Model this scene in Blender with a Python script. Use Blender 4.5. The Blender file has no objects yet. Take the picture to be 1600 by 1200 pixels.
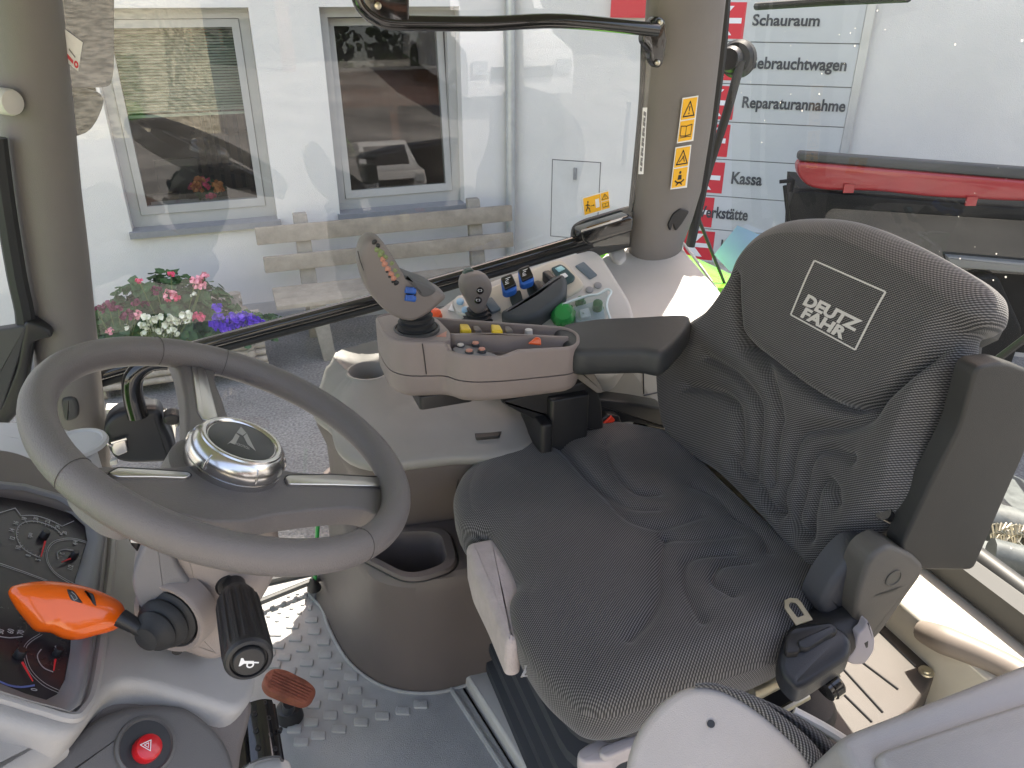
import bpy, bmesh, math, random
import numpy as np
from mathutils import Vector, Matrix
random.seed(4)
SC = bpy.context.scene
COL = SC.collection
# ------------------------------------------------------------------ camera, light, exposure
CAM = Vector((0, 0, 1.3)); PITCH = math.radians(26.95); YAW = math.radians(20); FPX = 1200.0
cd = bpy.data.cameras.new('camera'); cd.sensor_width = 36; cd.lens = 27.0; cd.clip_start = 0.02; cd.clip_end = 800
co = bpy.data.objects.new('camera', cd); COL.objects.link(co)
co.location = CAM; co.rotation_euler = (math.radians(90) - PITCH, 0, -YAW)
SC.camera = co
SUN_TO = Vector((.335, .33, .88)).normalized()
w = bpy.data.worlds.new('World'); SC.world = w; w.use_nodes = True
wn = w.node_tree; bg = wn.nodes['Background']
sky = wn.nodes.new('ShaderNodeTexSky'); sky.sky_type = 'NISHITA'; sky.sun_disc = False
sky.sun_elevation = math.asin(SUN_TO.z); sky.sun_rotation = math.atan2(SUN_TO.x, SUN_TO.y)
sky.air_density = 1.3; sky.dust_density = 2.5
tint = wn.nodes.new('ShaderNodeMix'); tint.data_type = 'RGBA'; tint.blend_type = 'MULTIPLY'; tint.inputs[0].default_value = 1; tint.inputs[7].default_value = (1.21, 1.0, .89, 1)
wn.links.new(sky.outputs[0], tint.inputs[6]); wn.links.new(tint.outputs[2], bg.inputs[0]); bg.inputs[1].default_value = 0.15
sl = bpy.data.lights.new('sun', 'SUN'); sl.energy = 4.6; sl.angle = math.radians(.55); sl.color = (1, .93, .82)
so = bpy.data.objects.new('sun', sl); COL.objects.link(so)
so.rotation_euler = SUN_TO.to_track_quat('Z', 'Y').to_euler(); so.location = (0, 0, 8)
vs = SC.view_settings; vs.view_transform = 'Standard'; vs.look = 'None'; vs.gamma = 1; vs.exposure = 1.86
SC.cycles.use_denoising = True
SC.cycles.max_bounces = 10; SC.cycles.transparent_max_bounces = 16; SC.cycles.diffuse_bounces = 5
SC.cycles.sample_clamp_indirect = 8
SC.cycles.caustics_reflective = False; SC.cycles.caustics_refractive = False

# ------------------------------------------------------------------ photo geometry helpers (real planes, real depths)
FH = Vector((math.sin(YAW), math.cos(YAW), 0)); RT = Vector((math.cos(YAW), -math.sin(YAW), 0)); ZZ = Vector((0, 0, 1))
FW = FH*math.cos(PITCH) - ZZ*math.sin(PITCH); UP = FH*math.sin(PITCH) + ZZ*math.cos(PITCH)
def ray(x, y): return FW + RT*((x-800)/FPX) + UP*((600-y)/FPX)
def pn(x, y, p, n):
    d = ray(x, y); n = Vector(n); return CAM + d*((Vector(p)-CAM).dot(n)/d.dot(n))
def pz(x, y, z): return pn(x, y, (0, 0, z), (0, 0, 1))
def px(x, y, v): return pn(x, y, (v, 0, 0), (1, 0, 0))
def py(x, y, v): return pn(x, y, (0, v, 0), (0, 1, 0))
def V(*a): return Vector(a)
def rd(x, y, d): return CAM + ray(x, y)*d

# ------------------------------------------------------------------ materials
MATS = {}
def mat(name, col, rough=.5, metal=0., var=.06, vscale=6., grain=0., gscale=900., spec=.5, coat=0., emit=None, trans=0):
    if name in MATS: return MATS[name]
    m = bpy.data.materials.new(name); m.use_nodes = True; nt = m.node_tree; b = nt.nodes['Principled BSDF']
    c = (*col, 1)
    b.inputs['Roughness'].default_value = rough; b.inputs['Metallic'].default_value = metal
    b.inputs['Specular IOR Level'].default_value = spec; b.inputs['Coat Weight'].default_value = coat
    b.inputs['Transmission Weight'].default_value = trans
    tc = nt.nodes.new('ShaderNodeTexCoord')
    if var > 0:
        nz = nt.nodes.new('ShaderNodeTexNoise'); nz.inputs['Scale'].default_value = vscale; nz.inputs['Detail'].default_value = 8
        nz.inputs['Roughness'].default_value = .65
        nt.links.new(tc.outputs['Object'], nz.inputs['Vector'])
        mr = nt.nodes.new('ShaderNodeMapRange'); mr.inputs[1].default_value = .3; mr.inputs[2].default_value = .7
        mr.inputs[3].default_value = 1-var; mr.inputs[4].default_value = 1+var
        nt.links.new(nz.outputs[0], mr.inputs[0])
        mx = nt.nodes.new('ShaderNodeMix'); mx.data_type = 'RGBA'; mx.blend_type = 'MULTIPLY'; mx.inputs[0].default_value = 1
        mx.inputs[6].default_value = c; nt.links.new(mr.outputs[0], mx.inputs[7]); nt.links.new(mx.outputs[2], b.inputs['Base Color'])
        m2 = nt.nodes.new('ShaderNodeMapRange'); m2.inputs[3].default_value = max(.02, rough-.08); m2.inputs[4].default_value = min(1, rough+.1)
        nt.links.new(nz.outputs[0], m2.inputs[0]); nt.links.new(m2.outputs[0], b.inputs['Roughness'])
    else: b.inputs['Base Color'].default_value = c
    if grain > 0:
        g = nt.nodes.new('ShaderNodeTexNoise'); g.inputs['Scale'].default_value = gscale; g.inputs['Detail'].default_value = 3
        nt.links.new(tc.outputs['Object'], g.inputs['Vector'])
        bp = nt.nodes.new('ShaderNodeBump'); bp.inputs['Strength'].default_value = grain; bp.inputs['Distance'].default_value = 1/gscale
        nt.links.new(g.outputs[0], bp.inputs['Height']); nt.links.new(bp.outputs[0], b.inputs['Normal'])
    if emit: b.inputs['Emission Color'].default_value = (*emit, 1); b.inputs['Emission Strength'].default_value = 1
    MATS[name] = m; return m
TAUPE = mat('taupe_plastic', (.275, .230, .213), .48, grain=.5)
TAUPE_D = mat('dark_taupe_plastic', (.155, .135, .125), .5, grain=.5)
LIGHT = mat('light_grey_plastic', (.52, .50, .475), .5, grain=.4)
CREAM = mat('pale_grey_plastic', (.60, .575, .54), .5, grain=.4)
GREYP = mat('mid_grey_plastic', (.26, .26, .265), .5, grain=.5)
DARKP = mat('charcoal_plastic', (.055, .056, .058), .45, grain=.5)
BLACK = mat('black_plastic', (.018, .018, .02), .4, grain=.3)
BLACKG = mat('black_gloss', (.012, .012, .013), .12, coat=.6, var=.02)
RUBBER = mat('black_rubber', (.02, .021, .023), .6, grain=.3)
WHEELM = mat('wheel_rubber', (.165, .15, .147), .36, grain=.6, gscale=700)
PILLAR = mat('pillar_trim', (.178, .164, .155), .5, grain=.5)
CHROME = mat('satin_chrome', (.66, .65, .645), .2, metal=1, var=.03)
CHROME2 = mat('brushed_trim', (.62, .61, .6), .3, metal=1, var=.04)
STEEL = mat('zinc_steel', (.5, .47, .38), .35, metal=1, var=.15, vscale=30)
ORANGE = mat('orange_plastic', (.95, .15, .008), .22, coat=.5, var=.03)
YELLOW = mat('yellow_plastic', (.75, .52, .02), .35, var=.03)
STICKY = mat('sticker_yellow', (.9, .48, .02), .4, var=.02)
STICKW = mat('sticker_white', (.8, .8, .78), .4, var=.02)
RED = mat('red_button', (.6, .012, .02), .3, coat=.4, var=.03)
REDP = mat('red_paint', (.32, .02, .026), .3, coat=.4, var=.12)
GREEN = mat('green_plastic', (.03, .30, .07), .3, coat=.3, var=.05)
GREENP = mat('green_paint', (.18, .60, .03), .25, coat=.6, var=.04)
BLUE = mat('blue_plastic', (.03, .13, .50), .35, var=.03)
LBLUE = mat('pale_blue_plastic', (.35, .55, .75), .35, var=.03)
WHITEI = mat('white_ink', (.8, .8, .8), .5, var=0)
BLACKI = mat('black_ink', (.02, .02, .02), .5, var=0)
FOAM = mat('bare_seat_foam', (.50, .44, .43), .8, var=.1, vscale=40, grain=.5, gscale=300)
LOGO = mat('embroidered_thread', (.62, .60, .58), .8, var=.15, vscale=900)
OLIVE = mat('olive_button', (.22, .27, .12), .45)
SALMON = mat('salmon_button', (.55, .25, .18), .45)
BLUEG = mat('blue_grey_panel', (.13, .165, .20), .35)

def fabric(name, dark, light, period):
    m = bpy.data.materials.new(name); m.use_nodes = True; nt = m.node_tree; b = nt.nodes['Principled BSDF']
    uv = nt.nodes.new('ShaderNodeUVMap'); uv.uv_map = 'UVMap'
    sp = nt.nodes.new('ShaderNodeSeparateXYZ'); nt.links.new(uv.outputs[0], sp.inputs[0])
    def M(op, a, bb=None):
        n = nt.nodes.new('ShaderNodeMath'); n.operation = op
        for i, q in enumerate((a, bb)):
            if q is None: continue
            if isinstance(q, (int, float)): n.inputs[i].default_value = q
            else: nt.links.new(q, n.inputs[i])
        return n.outputs[0]
    k = 2*math.pi/period
    a = M('SINE', M('MULTIPLY', sp.outputs[0], k)); c = M('SINE', M('MULTIPLY', sp.outputs[1], k*1.25))
    d = M('COSINE', M('MULTIPLY', sp.outputs[0], k)); e = M('COSINE', M('MULTIPLY', sp.outputs[1], k*1.25))
    h = M('ADD', M('MULTIPLY', a, c), M('MULTIPLY', M('MULTIPLY', d, e), .35))
    h = M('ADD', M('MULTIPLY', h, .5), .5)
    cr = nt.nodes.new('ShaderNodeValToRGB'); cr.color_ramp.elements[0].position = .42; cr.color_ramp.elements[1].position = .80
    cr.color_ramp.elements[0].color = (*dark, 1); cr.color_ramp.elements[1].color = (*light, 1)
    nt.links.new(h, cr.inputs[0])
    nz = nt.nodes.new('ShaderNodeTexNoise'); nz.inputs['Scale'].default_value = 9; nz.inputs['Detail'].default_value = 6
    nt.links.new(uv.outputs[0], nz.inputs['Vector'])
    mr = nt.nodes.new('ShaderNodeMapRange'); mr.inputs[3].default_value = .8; mr.inputs[4].default_value = 1.2; nt.links.new(nz.outputs[0], mr.inputs[0])
    mx = nt.nodes.new('ShaderNodeMix'); mx.data_type = 'RGBA'; mx.blend_type = 'MULTIPLY'; mx.inputs[0].default_value = 1
    nt.links.new(cr.outputs[0], mx.inputs[6]); nt.links.new(mr.outputs[0], mx.inputs[7]); nt.links.new(mx.outputs[2], b.inputs['Base Color'])
    bp = nt.nodes.new('ShaderNodeBump'); bp.inputs['Strength'].default_value = .5; bp.inputs['Distance'].default_value = .0012
    nt.links.new(h, bp.inputs['Height']); nt.links.new(bp.outputs[0], b.inputs['Normal'])
    b.inputs['Roughness'].default_value = .75; b.inputs['Sheen Weight'].default_value = .25; b.inputs['Sheen Roughness'].default_value = .4
    return m
FAB = fabric('honeycomb_seat_fabric', (.016, .016, .018), (.20, .192, .192), .0052)
FABD = fabric('dark_honeycomb_fabric', (.015, .015, .018), (.09, .09, .10), .006)

def glass(name, tint=(1, 1, 1), dust=.03, specks=0., rough=0.0, refl=.06):
    m = bpy.data.materials.new(name); m.use_nodes = True; nt = m.node_tree; nt.nodes.remove(nt.nodes['Principled BSDF'])
    out = nt.nodes['Material Output']; tr = nt.nodes.new('ShaderNodeBsdfTransparent'); tr.inputs[0].default_value = (*tint, 1)
    gl = nt.nodes.new('ShaderNodeBsdfGlossy'); gl.inputs['Roughness'].default_value = rough; gl.inputs[0].default_value = (1, 1, 1, 1)
    fr = nt.nodes.new('ShaderNodeFresnel'); fr.inputs[0].default_value = 1.62
    geo = nt.nodes.new('ShaderNodeNewGeometry')
    mx = nt.nodes.new('ShaderNodeMixShader'); nt.links.new(tr.outputs[0], mx.inputs[1]); nt.links.new(gl.outputs[0], mx.inputs[2])
    # Fresnel from |N.I| via layer weight so both faces of the thin pane behave alike
    lw = nt.nodes.new('ShaderNodeLayerWeight'); lw.inputs[0].default_value = .28
    mr = nt.nodes.new('ShaderNodeMapRange'); mr.inputs[3].default_value = refl; mr.inputs[4].default_value = 1
    pw = nt.nodes.new('ShaderNodeMath'); pw.operation = 'POWER'; pw.inputs[1].default_value = 3
    nt.links.new(lw.outputs['Facing'], pw.inputs[0]); nt.links.new(pw.outputs[0], mr.inputs[0]); nt.links.new(mr.outputs[0], mx.inputs[0])
    df = nt.nodes.new('ShaderNodeBsdfDiffuse'); df.inputs[0].default_value = (.8, .78, .72, 1)
    tl = nt.nodes.new('ShaderNodeBsdfTranslucent'); tl.inputs[0].default_value = (.8, .78, .72, 1)
    ad = nt.nodes.new('ShaderNodeMixShader'); nt.links.new(df.outputs[0], ad.inputs[1]); nt.links.new(tl.outputs[0], ad.inputs[2])
    m2 = nt.nodes.new('ShaderNodeMixShader'); nt.links.new(mx.outputs[0], m2.inputs[1]); nt.links.new(ad.outputs[0], m2.inputs[2])
    tc = nt.nodes.new('ShaderNodeTexCoord')
    nz = nt.nodes.new('ShaderNodeTexNoise'); nz.inputs['Scale'].default_value = 3.5; nz.inputs['Detail'].default_value = 8; nz.inputs['Distortion'].default_value = 1.2
    nt.links.new(tc.outputs['Object'], nz.inputs['Vector'])
    r2 = nt.nodes.new('ShaderNodeMapRange'); r2.inputs[1].default_value = .4; r2.inputs[2].default_value = .75; r2.inputs[3].default_value = dust*.35; r2.inputs[4].default_value = dust*1.6
    nt.links.new(nz.outputs[0], r2.inputs[0]); fac = r2.outputs[0]
    if specks:
        vo = nt.nodes.new('ShaderNodeTexVoronoi'); vo.inputs['Scale'].default_value = 42; vo.inputs['Randomness'].default_value = 1
        nt.links.new(tc.outputs['Object'], vo.inputs['Vector'])
        sz = nt.nodes.new('ShaderNodeSeparateColor'); nt.links.new(vo.outputs['Color'], sz.inputs[0])
        th = nt.nodes.new('ShaderNodeMapRange'); th.inputs[1].default_value = .35; th.inputs[2].default_value = 1.0; th.inputs[3].default_value = 0; th.inputs[4].default_value = .10
        nt.links.new(sz.outputs[0], th.inputs[0])
        lt = nt.nodes.new('ShaderNodeMath'); lt.operation = 'LESS_THAN'; nt.links.new(vo.outputs['Distance'], lt.inputs[0]); nt.links.new(th.outputs[0], lt.inputs[1])
        mu = nt.nodes.new('ShaderNodeMath'); mu.operation = 'MULTIPLY_ADD'; mu.inputs[1].default_value = specks
        nt.links.new(lt.outputs[0], mu.inputs[0]); nt.links.new(fac, mu.inputs[2]); fac = mu.outputs[0]
    nt.links.new(fac, m2.inputs[0]); nt.links.new(m2.outputs[0], out.inputs[0]); return m
GLASS = glass('side_window_glass', (.95, .955, .93), .010, refl=.062)
GLASSR = glass('rear_window_glass', (.92, .93, .91), .006, .8, refl=.035)
CLEAR = glass('clear_cover_plastic', (.9, .95, .97), .06)

# ------------------------------------------------------------------ object plumbing
def thing(name, label, cat, loc=(0, 0, 0), group=None, kind=None):
    o = bpy.data.objects.new(name, None); o.empty_display_size = .05; COL.objects.link(o); o.location = loc
    if label: o['label'] = label
    if cat: o['category'] = cat
    if group: o['group'] = group
    if kind: o['kind'] = kind
    return o
def base_of(p):
    v = Vector((0, 0, 0))
    while p is not None: v += p.location; p = p.parent
    return v
def obj(name, verts, faces, m, parent=None, smooth=38, uvs=None, label=None):
    off = base_of(parent)
    me = bpy.data.meshes.new(name); me.from_pydata([Vector(v)-off for v in verts], [], faces)
    if isinstance(m, (list, tuple)):
        for q in m: me.materials.append(q)
    else: me.materials.append(m)
    if uvs is not None:
        ul = me.uv_layers.new(name='UVMap'); vi = np.empty(len(me.loops), dtype=np.int32); me.loops.foreach_get('vertex_index', vi)
        ul.data.foreach_set('uv', np.asarray(uvs, dtype=np.float32)[vi].ravel())
    me.validate(); me.update()
    bm = bmesh.new(); bm.from_mesh(me); bmesh.ops.recalc_face_normals(bm, faces=bm.faces); bm.to_mesh(me); bm.free()
    if smooth:
        me.polygons.foreach_set('use_smooth', [True]*len(me.polygons)); me.set_sharp_from_angle(angle=math.radians(smooth))
    o = bpy.data.objects.new(name, me); COL.objects.link(o)
    if parent is not None: o.parent = parent
    if label: o['label'] = label
    return o
def tag(o, label, cat, group=None, kind=None):
    o['label'] = label; o['category'] = cat
    if group: o['group'] = group
    if kind: o['kind'] = kind
    return o
class MB:
    """collects closed pieces of ONE part"""
    def __init__(s): s.v = []; s.f = []; s.mi = []
    def add(s, vf, mi=0):
        v, f = vf; n = len(s.v); s.v += [Vector(q) for q in v]; s.f += [tuple(i+n for i in q) for q in f]; s.mi += [mi]*len(f); return s
    def build(s, name, m, parent=None, smooth=38, label=None):
        o = obj(name, s.v, s.f, m, parent, smooth, label=label)
        if any(s.mi) and len(o.data.polygons) == len(s.mi): o.data.polygons.foreach_set('material_index', s.mi)
        return o
def rnd(pts, r=None, seg=4):
    """fillet the corners of a closed 3D polygon"""
    out = []; n = len(pts)
    for i in range(n):
        a, b, c = Vector(pts[i-1]), Vector(pts[i]), Vector(pts[(i+1) % n])
        d1 = (a-b); d2 = (c-b); l = min(r if r else 1e9, d1.length*.48, d2.length*.48)
        p = b+d1.normalized()*l; q = b+d2.normalized()*l
        for k in range(seg+1):
            t = k/seg; out.append(p*(1-t)**2+b*2*t*(1-t)+q*t*t)
    return out
def spline(pts, n=8, closed=False):
    P = [Vector(p) for p in pts]; N = len(P); out = []
    rng = range(N if closed else N-1)
    for i in rng:
        g = (lambda k: P[k % N]) if closed else (lambda k: P[max(0, min(N-1, k))])
        p0, p1, p2, p3 = g(i-1), g(i), g(i+1), g(i+2)
        for k in range(n):
            t = k/n
            out.append(.5*((2*p1)+(p2-p0)*t+(2*p0-5*p1+4*p2-p3)*t*t+(3*p1-p0-3*p2+p3)*t**3))
    if not closed: out.append(P[-1])
    return out
def loft(rings, cap0=True, cap1=True, closed=False):
    v = []; f = []; n = len(rings[0])
    for r in rings: v += [Vector(q) for q in r]
    m = len(rings)
    for i in range(m if closed else m-1):
        a = i*n; b = ((i+1) % m)*n
        for k in range(n):
            f.append((a+k, a+(k+1) % n, b+(k+1) % n, b+k))
    if not closed:
        if cap0: f.append(tuple(range(n-1, -1, -1)))
        if cap1: f.append(tuple((m-1)*n+k for k in range(n)))
    return v, f
def inset(pts, d, nrm):
    """move a closed planar polygon inwards by d"""
    n = len(pts); c = sum((Vector(p) for p in pts), Vector())/n; out = []; nrm = Vector(nrm).normalized()
    area = Vector()
    for i in range(n): area += (Vector(pts[i])-c).cross(Vector(pts[(i+1) % n])-c)
    sg = 1 if area.dot(nrm) > 0 else -1
    for i in range(n):
        t = (Vector(pts[(i+1) % n])-Vector(pts[i-1]))
        if t.length < 1e-9: out.append(Vector(pts[i])); continue
        out.append(Vector(pts[i]) + nrm.cross(t.normalized())*d*sg)
    return out
def prism(pts, ext, bev=.003, r=None, seg=4, bseg=3):
    """plate: rounded outline pts (front face), extruded along ext, with a rounded front edge"""
    if r is None or r > 0: pts = rnd(pts, r, seg)
    ext = Vector(ext); e = ext.normalized(); rings = []
    for k in range(bseg+1):
        a = k/bseg*math.pi/2
        rings.append([p+e*(bev*(1-math.sin(a))) for p in inset(pts, bev*(1-math.cos(a))+0.0, e)][:])
    # from inset(front) to full outline
    rr = []
    for k in range(bseg+1):
        a = k/bseg*math.pi/2
        rr.append([p+e*(bev*(1-math.cos(a))) for p in inset(pts, bev*(1-math.sin(a)), e)])
    rr.append([p+ext for p in pts])
    return loft(rr)
def box(x0, x1, y0, y1, z0, z1):
    v = [(x, y, z) for x in (x0, x1) for y in (y0, y1) for z in (z0, z1)]
    return v, [(0, 1, 3, 2), (4, 6, 7, 5), (0, 4, 5, 1), (2, 3, 7, 6), (0, 2, 6, 4), (1, 5, 7, 3)]
def bbox(x0, x1, y0, y1, z0, z1, b=.004):
    pts = [V(x0, y0, z1), V(x1, y0, z1), V(x1, y1, z1), V(x0, y1, z1)]
    return prism(pts, (0, 0, z0-z1), b, r=b*2, seg=3)
def obox(o, a, b, c):
    """box from corner o with edge vectors a,b,c"""
    o, a, b, c = map(Vector, (o, a, b, c)); v = [o+a*i+b*j+c*k for i in (0, 1) for j in (0, 1) for k in (0, 1)]
    return v, box(0, 1, 0, 1, 0, 1)[1]
def tube(path, r, n=12, caps=True, sub=0, flat=None):
    P = spline(path, sub) if sub else [Vector(p) for p in path]
    m = len(P); rs = r if isinstance(r, (list, tuple)) else [r]*m
    if len(rs) != m:
        rs = [rs[min(len(rs)-1, int(i/(m-1)*(len(rs)-1)))]*(1-((i/(m-1)*(len(rs)-1)) % 1)) + rs[min(len(rs)-1, int(i/(m-1)*(len(rs)-1))+1)]*((i/(m-1)*(len(rs)-1)) % 1) for i in range(m)]
    rings = []; up = None
    for i in range(m):
        t = (P[min(m-1, i+1)]-P[max(0, i-1)]).normalized()
        if up is None: up = t.orthogonal().normalized() if flat is None else Vector(flat)
        up = (up - t*up.dot(t)).normalized(); s = t.cross(up)
        rings.append([P[i]+(up*math.cos(2*math.pi*k/n)+s*math.sin(2*math.pi*k/n))*rs[i] for k in range(n)])
    return loft(rings, caps, caps)
def lathe(o, ax, prof, n=32, caps=True):
    """prof: (height, radius) along axis"""
    o = Vector(o); ax = Vector(ax).normalized(); a = ax.orthogonal().normalized(); b = ax.cross(a)
    return loft([[o+ax*h+(a*math.cos(2*math.pi*k/n)+b*math.sin(2*math.pi*k/n))*max(r, 1e-5) for k in range(n)] for h, r in prof], caps, caps)
def textvf(s, size=1., shear=0, offset=0, spacing=1.):
    cu = bpy.data.curves.new('t', 'FONT'); cu.body = s; cu.size = size; cu.shear = shear; cu.offset = offset; cu.space_character = spacing
    cu.resolution_u = 3
    o = bpy.data.objects.new('t', cu); COL.objects.link(o); dg = bpy.context.evaluated_depsgraph_get(); dg.update()
    me = o.evaluated_get(dg).to_mesh(); v = [(q.co.x, q.co.y) for q in me.vertices]; f = [tuple(p.vertices) for p in me.polygons]
    bpy.data.objects.remove(o); bpy.data.curves.remove(cu)
    return v, f
def text(s, fit, tf, offset=0, shear=0):
    """flat lettering fitted in the box fit=(w,h) and mapped by tf(u,v)->3D"""
    v, f = textvf(s, 1., shear, offset); xs = [q[0] for q in v]; ys = [q[1] for q in v]
    if not v: return [], []
    x0, x1 = min(xs), max(xs); cap = .73 if fit[1] else 1
    sx = fit[0]/(x1-x0); sy = fit[1]/.69
    return [tf((x-x0)*sx, y*sy) for x, y in v], f
def ring2d(c, r0, r1, tf, n=32, a0=0, a1=360):
    v = []; f = []; full = abs(a1-a0) >= 359.9; m = n if full else n+1
    for k in range(m):
        a = math.radians(a0+(a1-a0)*k/n)
        for r in (r0, r1): v.append(tf(c[0]+r*math.cos(a), c[1]+r*math.sin(a)))
    for k in range(n):
        a = k*2; b = ((k+1) % m)*2; f.append((a, b, b+1, a+1))
    return v, f
def poly2d(pts, tf): return [tf(*p) for p in pts], [tuple(range(len(pts)))]
def line2d(pts, wd, tf, closed=False):
    v = []; f = []; n = len(pts)
    seg = range(n if closed else n-1)
    for i in seg:
        a = np.array(pts[i], float); b = np.array(pts[(i+1) % n], float); d = b-a; d = d/max(np.linalg.norm(d), 1e-9); q = np.array([-d[1], d[0]])*wd/2; e = d*wd*.4
        k = len(v); v += [tf(*(a-e+q)), tf(*(a-e-q)), tf(*(b+e-q)), tf(*(b+e+q))]; f.append((k, k+1, k+2, k+3))
    return v, f
def frame(o, u, v, n=None):
    o, u, v = Vector(o), Vector(u).normalized(), Vector(v).normalized(); nn = u.cross(v)
    return lambda a, b, h=0: o+u*a+v*b+nn*h

def dseg(P, line):
    D = np.full(len(P), 1e9); line = np.asarray(line)
    for a, b in zip(line[:-1], line[1:]):
        ab = b-a; t = np.clip(((P-a)@ab)/max(ab@ab, 1e-12), 0, 1); D = np.minimum(D, np.linalg.norm(P-(a+t[:, None]*ab), axis=1))
    return D
class Pad:
    """upholstered pad: outline in a plane, domed front with grooves, thick body"""
    def __init__(s, o, u, v, H, r, thick, outline, grooves, extra=None, centre=None, N=420, M=115):
        s.o, s.u, s.v = Vector(o), Vector(u).normalized(), Vector(v).normalized(); s.n = s.u.cross(s.v)
        s.H, s.r, s.thick, s.grooves, s.extra = H, r, thick, [], extra
        s.cen = centre
        q = [s.uv_px(p, 0) for p in outline]
        sp = spline([V(a, b, 0) for a, b in q], 10, True); s.out = np.array([(p.x, p.y) for p in sp])
        L = np.r_[0, np.cumsum(np.linalg.norm(np.diff(np.r_[s.out, s.out[:1]], axis=0), axis=1))]
        t = np.linspace(0, L[-1], N, endpoint=False); cl = np.r_[s.out, s.out[:1]]
        s.out = np.stack([np.interp(t, L, cl[:, 0]), np.interp(t, L, cl[:, 1])], 1)
        for g in grooves:
            line, dp, wd = g[:3]; q = [s.uv_px(p, H*.8) for p in line]; sp = spline([V(a, b, 0) for a, b in q], 5)
            s.grooves.append((np.array([(p.x, p.y) for p in sp]), dp, wd, g[3] if len(g) > 3 else 0))
        s.N, s.M = N, M
    def uv_px(s, p, w):
        q = pn(p[0], p[1], s.o+s.n*w, s.n)-s.o; return q.dot(s.u), q.dot(s.v)
    def h(s, P):
        P = np.asarray(P, float); cl = np.r_[s.out, s.out[:1]]; d = dseg(P, cl)
        x = np.clip(d/s.r, 0, 1); h = s.H*np.sqrt(np.clip(1-(1-x)**2, 0, 1))
        fade = np.clip(d/.03, 0, 1)
        for line, dp, wd, step in s.grooves:
            D = dseg(P, line); g = dp*(.5*np.exp(-(D/(wd*.55))**2)+.55*np.exp(-(D/(wd*1.5))**2)); h = h-g*fade
        if s.extra: h = h+s.extra(P[:, 0], P[:, 1], d)*fade
        return h
    def P3(s, uv, w): return s.o+s.u*uv[0]+s.v*uv[1]+s.n*w
    def build(s, name, m, parent):
        c = np.array(s.cen if s.cen is not None else s.out.mean(0)); N, M = s.N, s.M
        P = []
        for j in range(M):
            t = (j+1)/M; q = 1-(1-t)**1.5; P.append(c+(s.out-c)*q)
        A = np.concatenate([[c]]+P); hh = s.h(A)
        v = [s.P3(a, b) for a, b in zip(A, hh)]; uv = [tuple(a) for a in A]; f = []
        for k in range(N): f.append((0, 1+k, 1+(k+1) % N))
        for j in range(M-1):
            a = 1+j*N; b = a+N
            for k in range(N): f.append((a+k, b+k, b+(k+1) % N, a+(k+1) % N))
        cen = c; last = 1+(M-1)*N
        for j in range(1, 7):
            a = j/6*math.pi/2; ins = s.thick*.5*(1-math.cos(a)); dep = -s.thick*math.sin(a)
            dirs = cen-s.out; dirs /= np.linalg.norm(dirs, axis=1)[:, None]; base = len(v)
            for k in range(N):
                q = s.out[k]+dirs[k]*ins; v.append(s.P3(q, dep)); uv.append(tuple(s.out[k]-dirs[k]*(s.thick*a/1.57)))
            for k in range(N): f.append((last+k, base+k, base+(k+1) % N, last+(k+1) % N))
            last = base
        f.append(tuple(last+k for k in range(N-1, -1, -1)))
        return obj(name, v, f, m, parent, 0 or 80, uv)
# ================================================================== OUTSIDE
GZ = -1.35
def groundmat():
    m = bpy.data.materials.new('asphalt'); m.use_nodes = True; nt = m.node_tree; b = nt.nodes['Principled BSDF']; b.inputs['Roughness'].default_value = .9
    tc = nt.nodes.new('ShaderNodeTexCoord')
    n1 = nt.nodes.new('ShaderNodeTexNoise'); n1.inputs['Scale'].default_value = 60; n1.inputs['Detail'].default_value = 6
    n2 = nt.nodes.new('ShaderNodeTexNoise'); n2.inputs['Scale'].default_value = 1.3; n2.inputs['Detail'].default_value = 7
    for n in (n1, n2): nt.links.new(tc.outputs['Object'], n.inputs['Vector'])
    cr = nt.nodes.new('ShaderNodeValToRGB'); cr.color_ramp.elements[0].position = .35; cr.color_ramp.elements[1].position = .72
    cr.color_ramp.elements[0].color = (.13, .128, .122, 1); cr.color_ramp.elements[1].color = (.29, .283, .27, 1)
    nt.links.new(n1.outputs[0], cr.inputs[0])
    c2 = nt.nodes.new('ShaderNodeMapRange'); c2.inputs[1].default_value = .35; c2.inputs[2].default_value = .7; c2.inputs[3].default_value = .75; c2.inputs[4].default_value = 1.45
    nt.links.new(n2.outputs[0], c2.inputs[0])
    mx = nt.nodes.new('ShaderNodeMix'); mx.data_type = 'RGBA'; mx.blend_type = 'MULTIPLY'; mx.inputs[0].default_value = 1
    nt.links.new(cr.outputs[0], mx.inputs[6]); nt.links.new(c2.outputs[0], mx.inputs[7]); nt.links.new(mx.outputs[2], b.inputs['Base Color'])
    bp = nt.nodes.new('ShaderNodeBump'); bp.inputs['Distance'].default_value = .01; nt.links.new(n1.outputs[0], bp.inputs['Height']); nt.links.new(bp.outputs[0], b.inputs['Normal'])
    return m
v, f = [(-150, -150, GZ), (150, -150, GZ), (150, 150, GZ), (-150, 150, GZ)], [(0, 1, 2, 3)]
g = obj('ground', v, f, groundmat(), None, 0); g['kind'] = 'structure'

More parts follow.
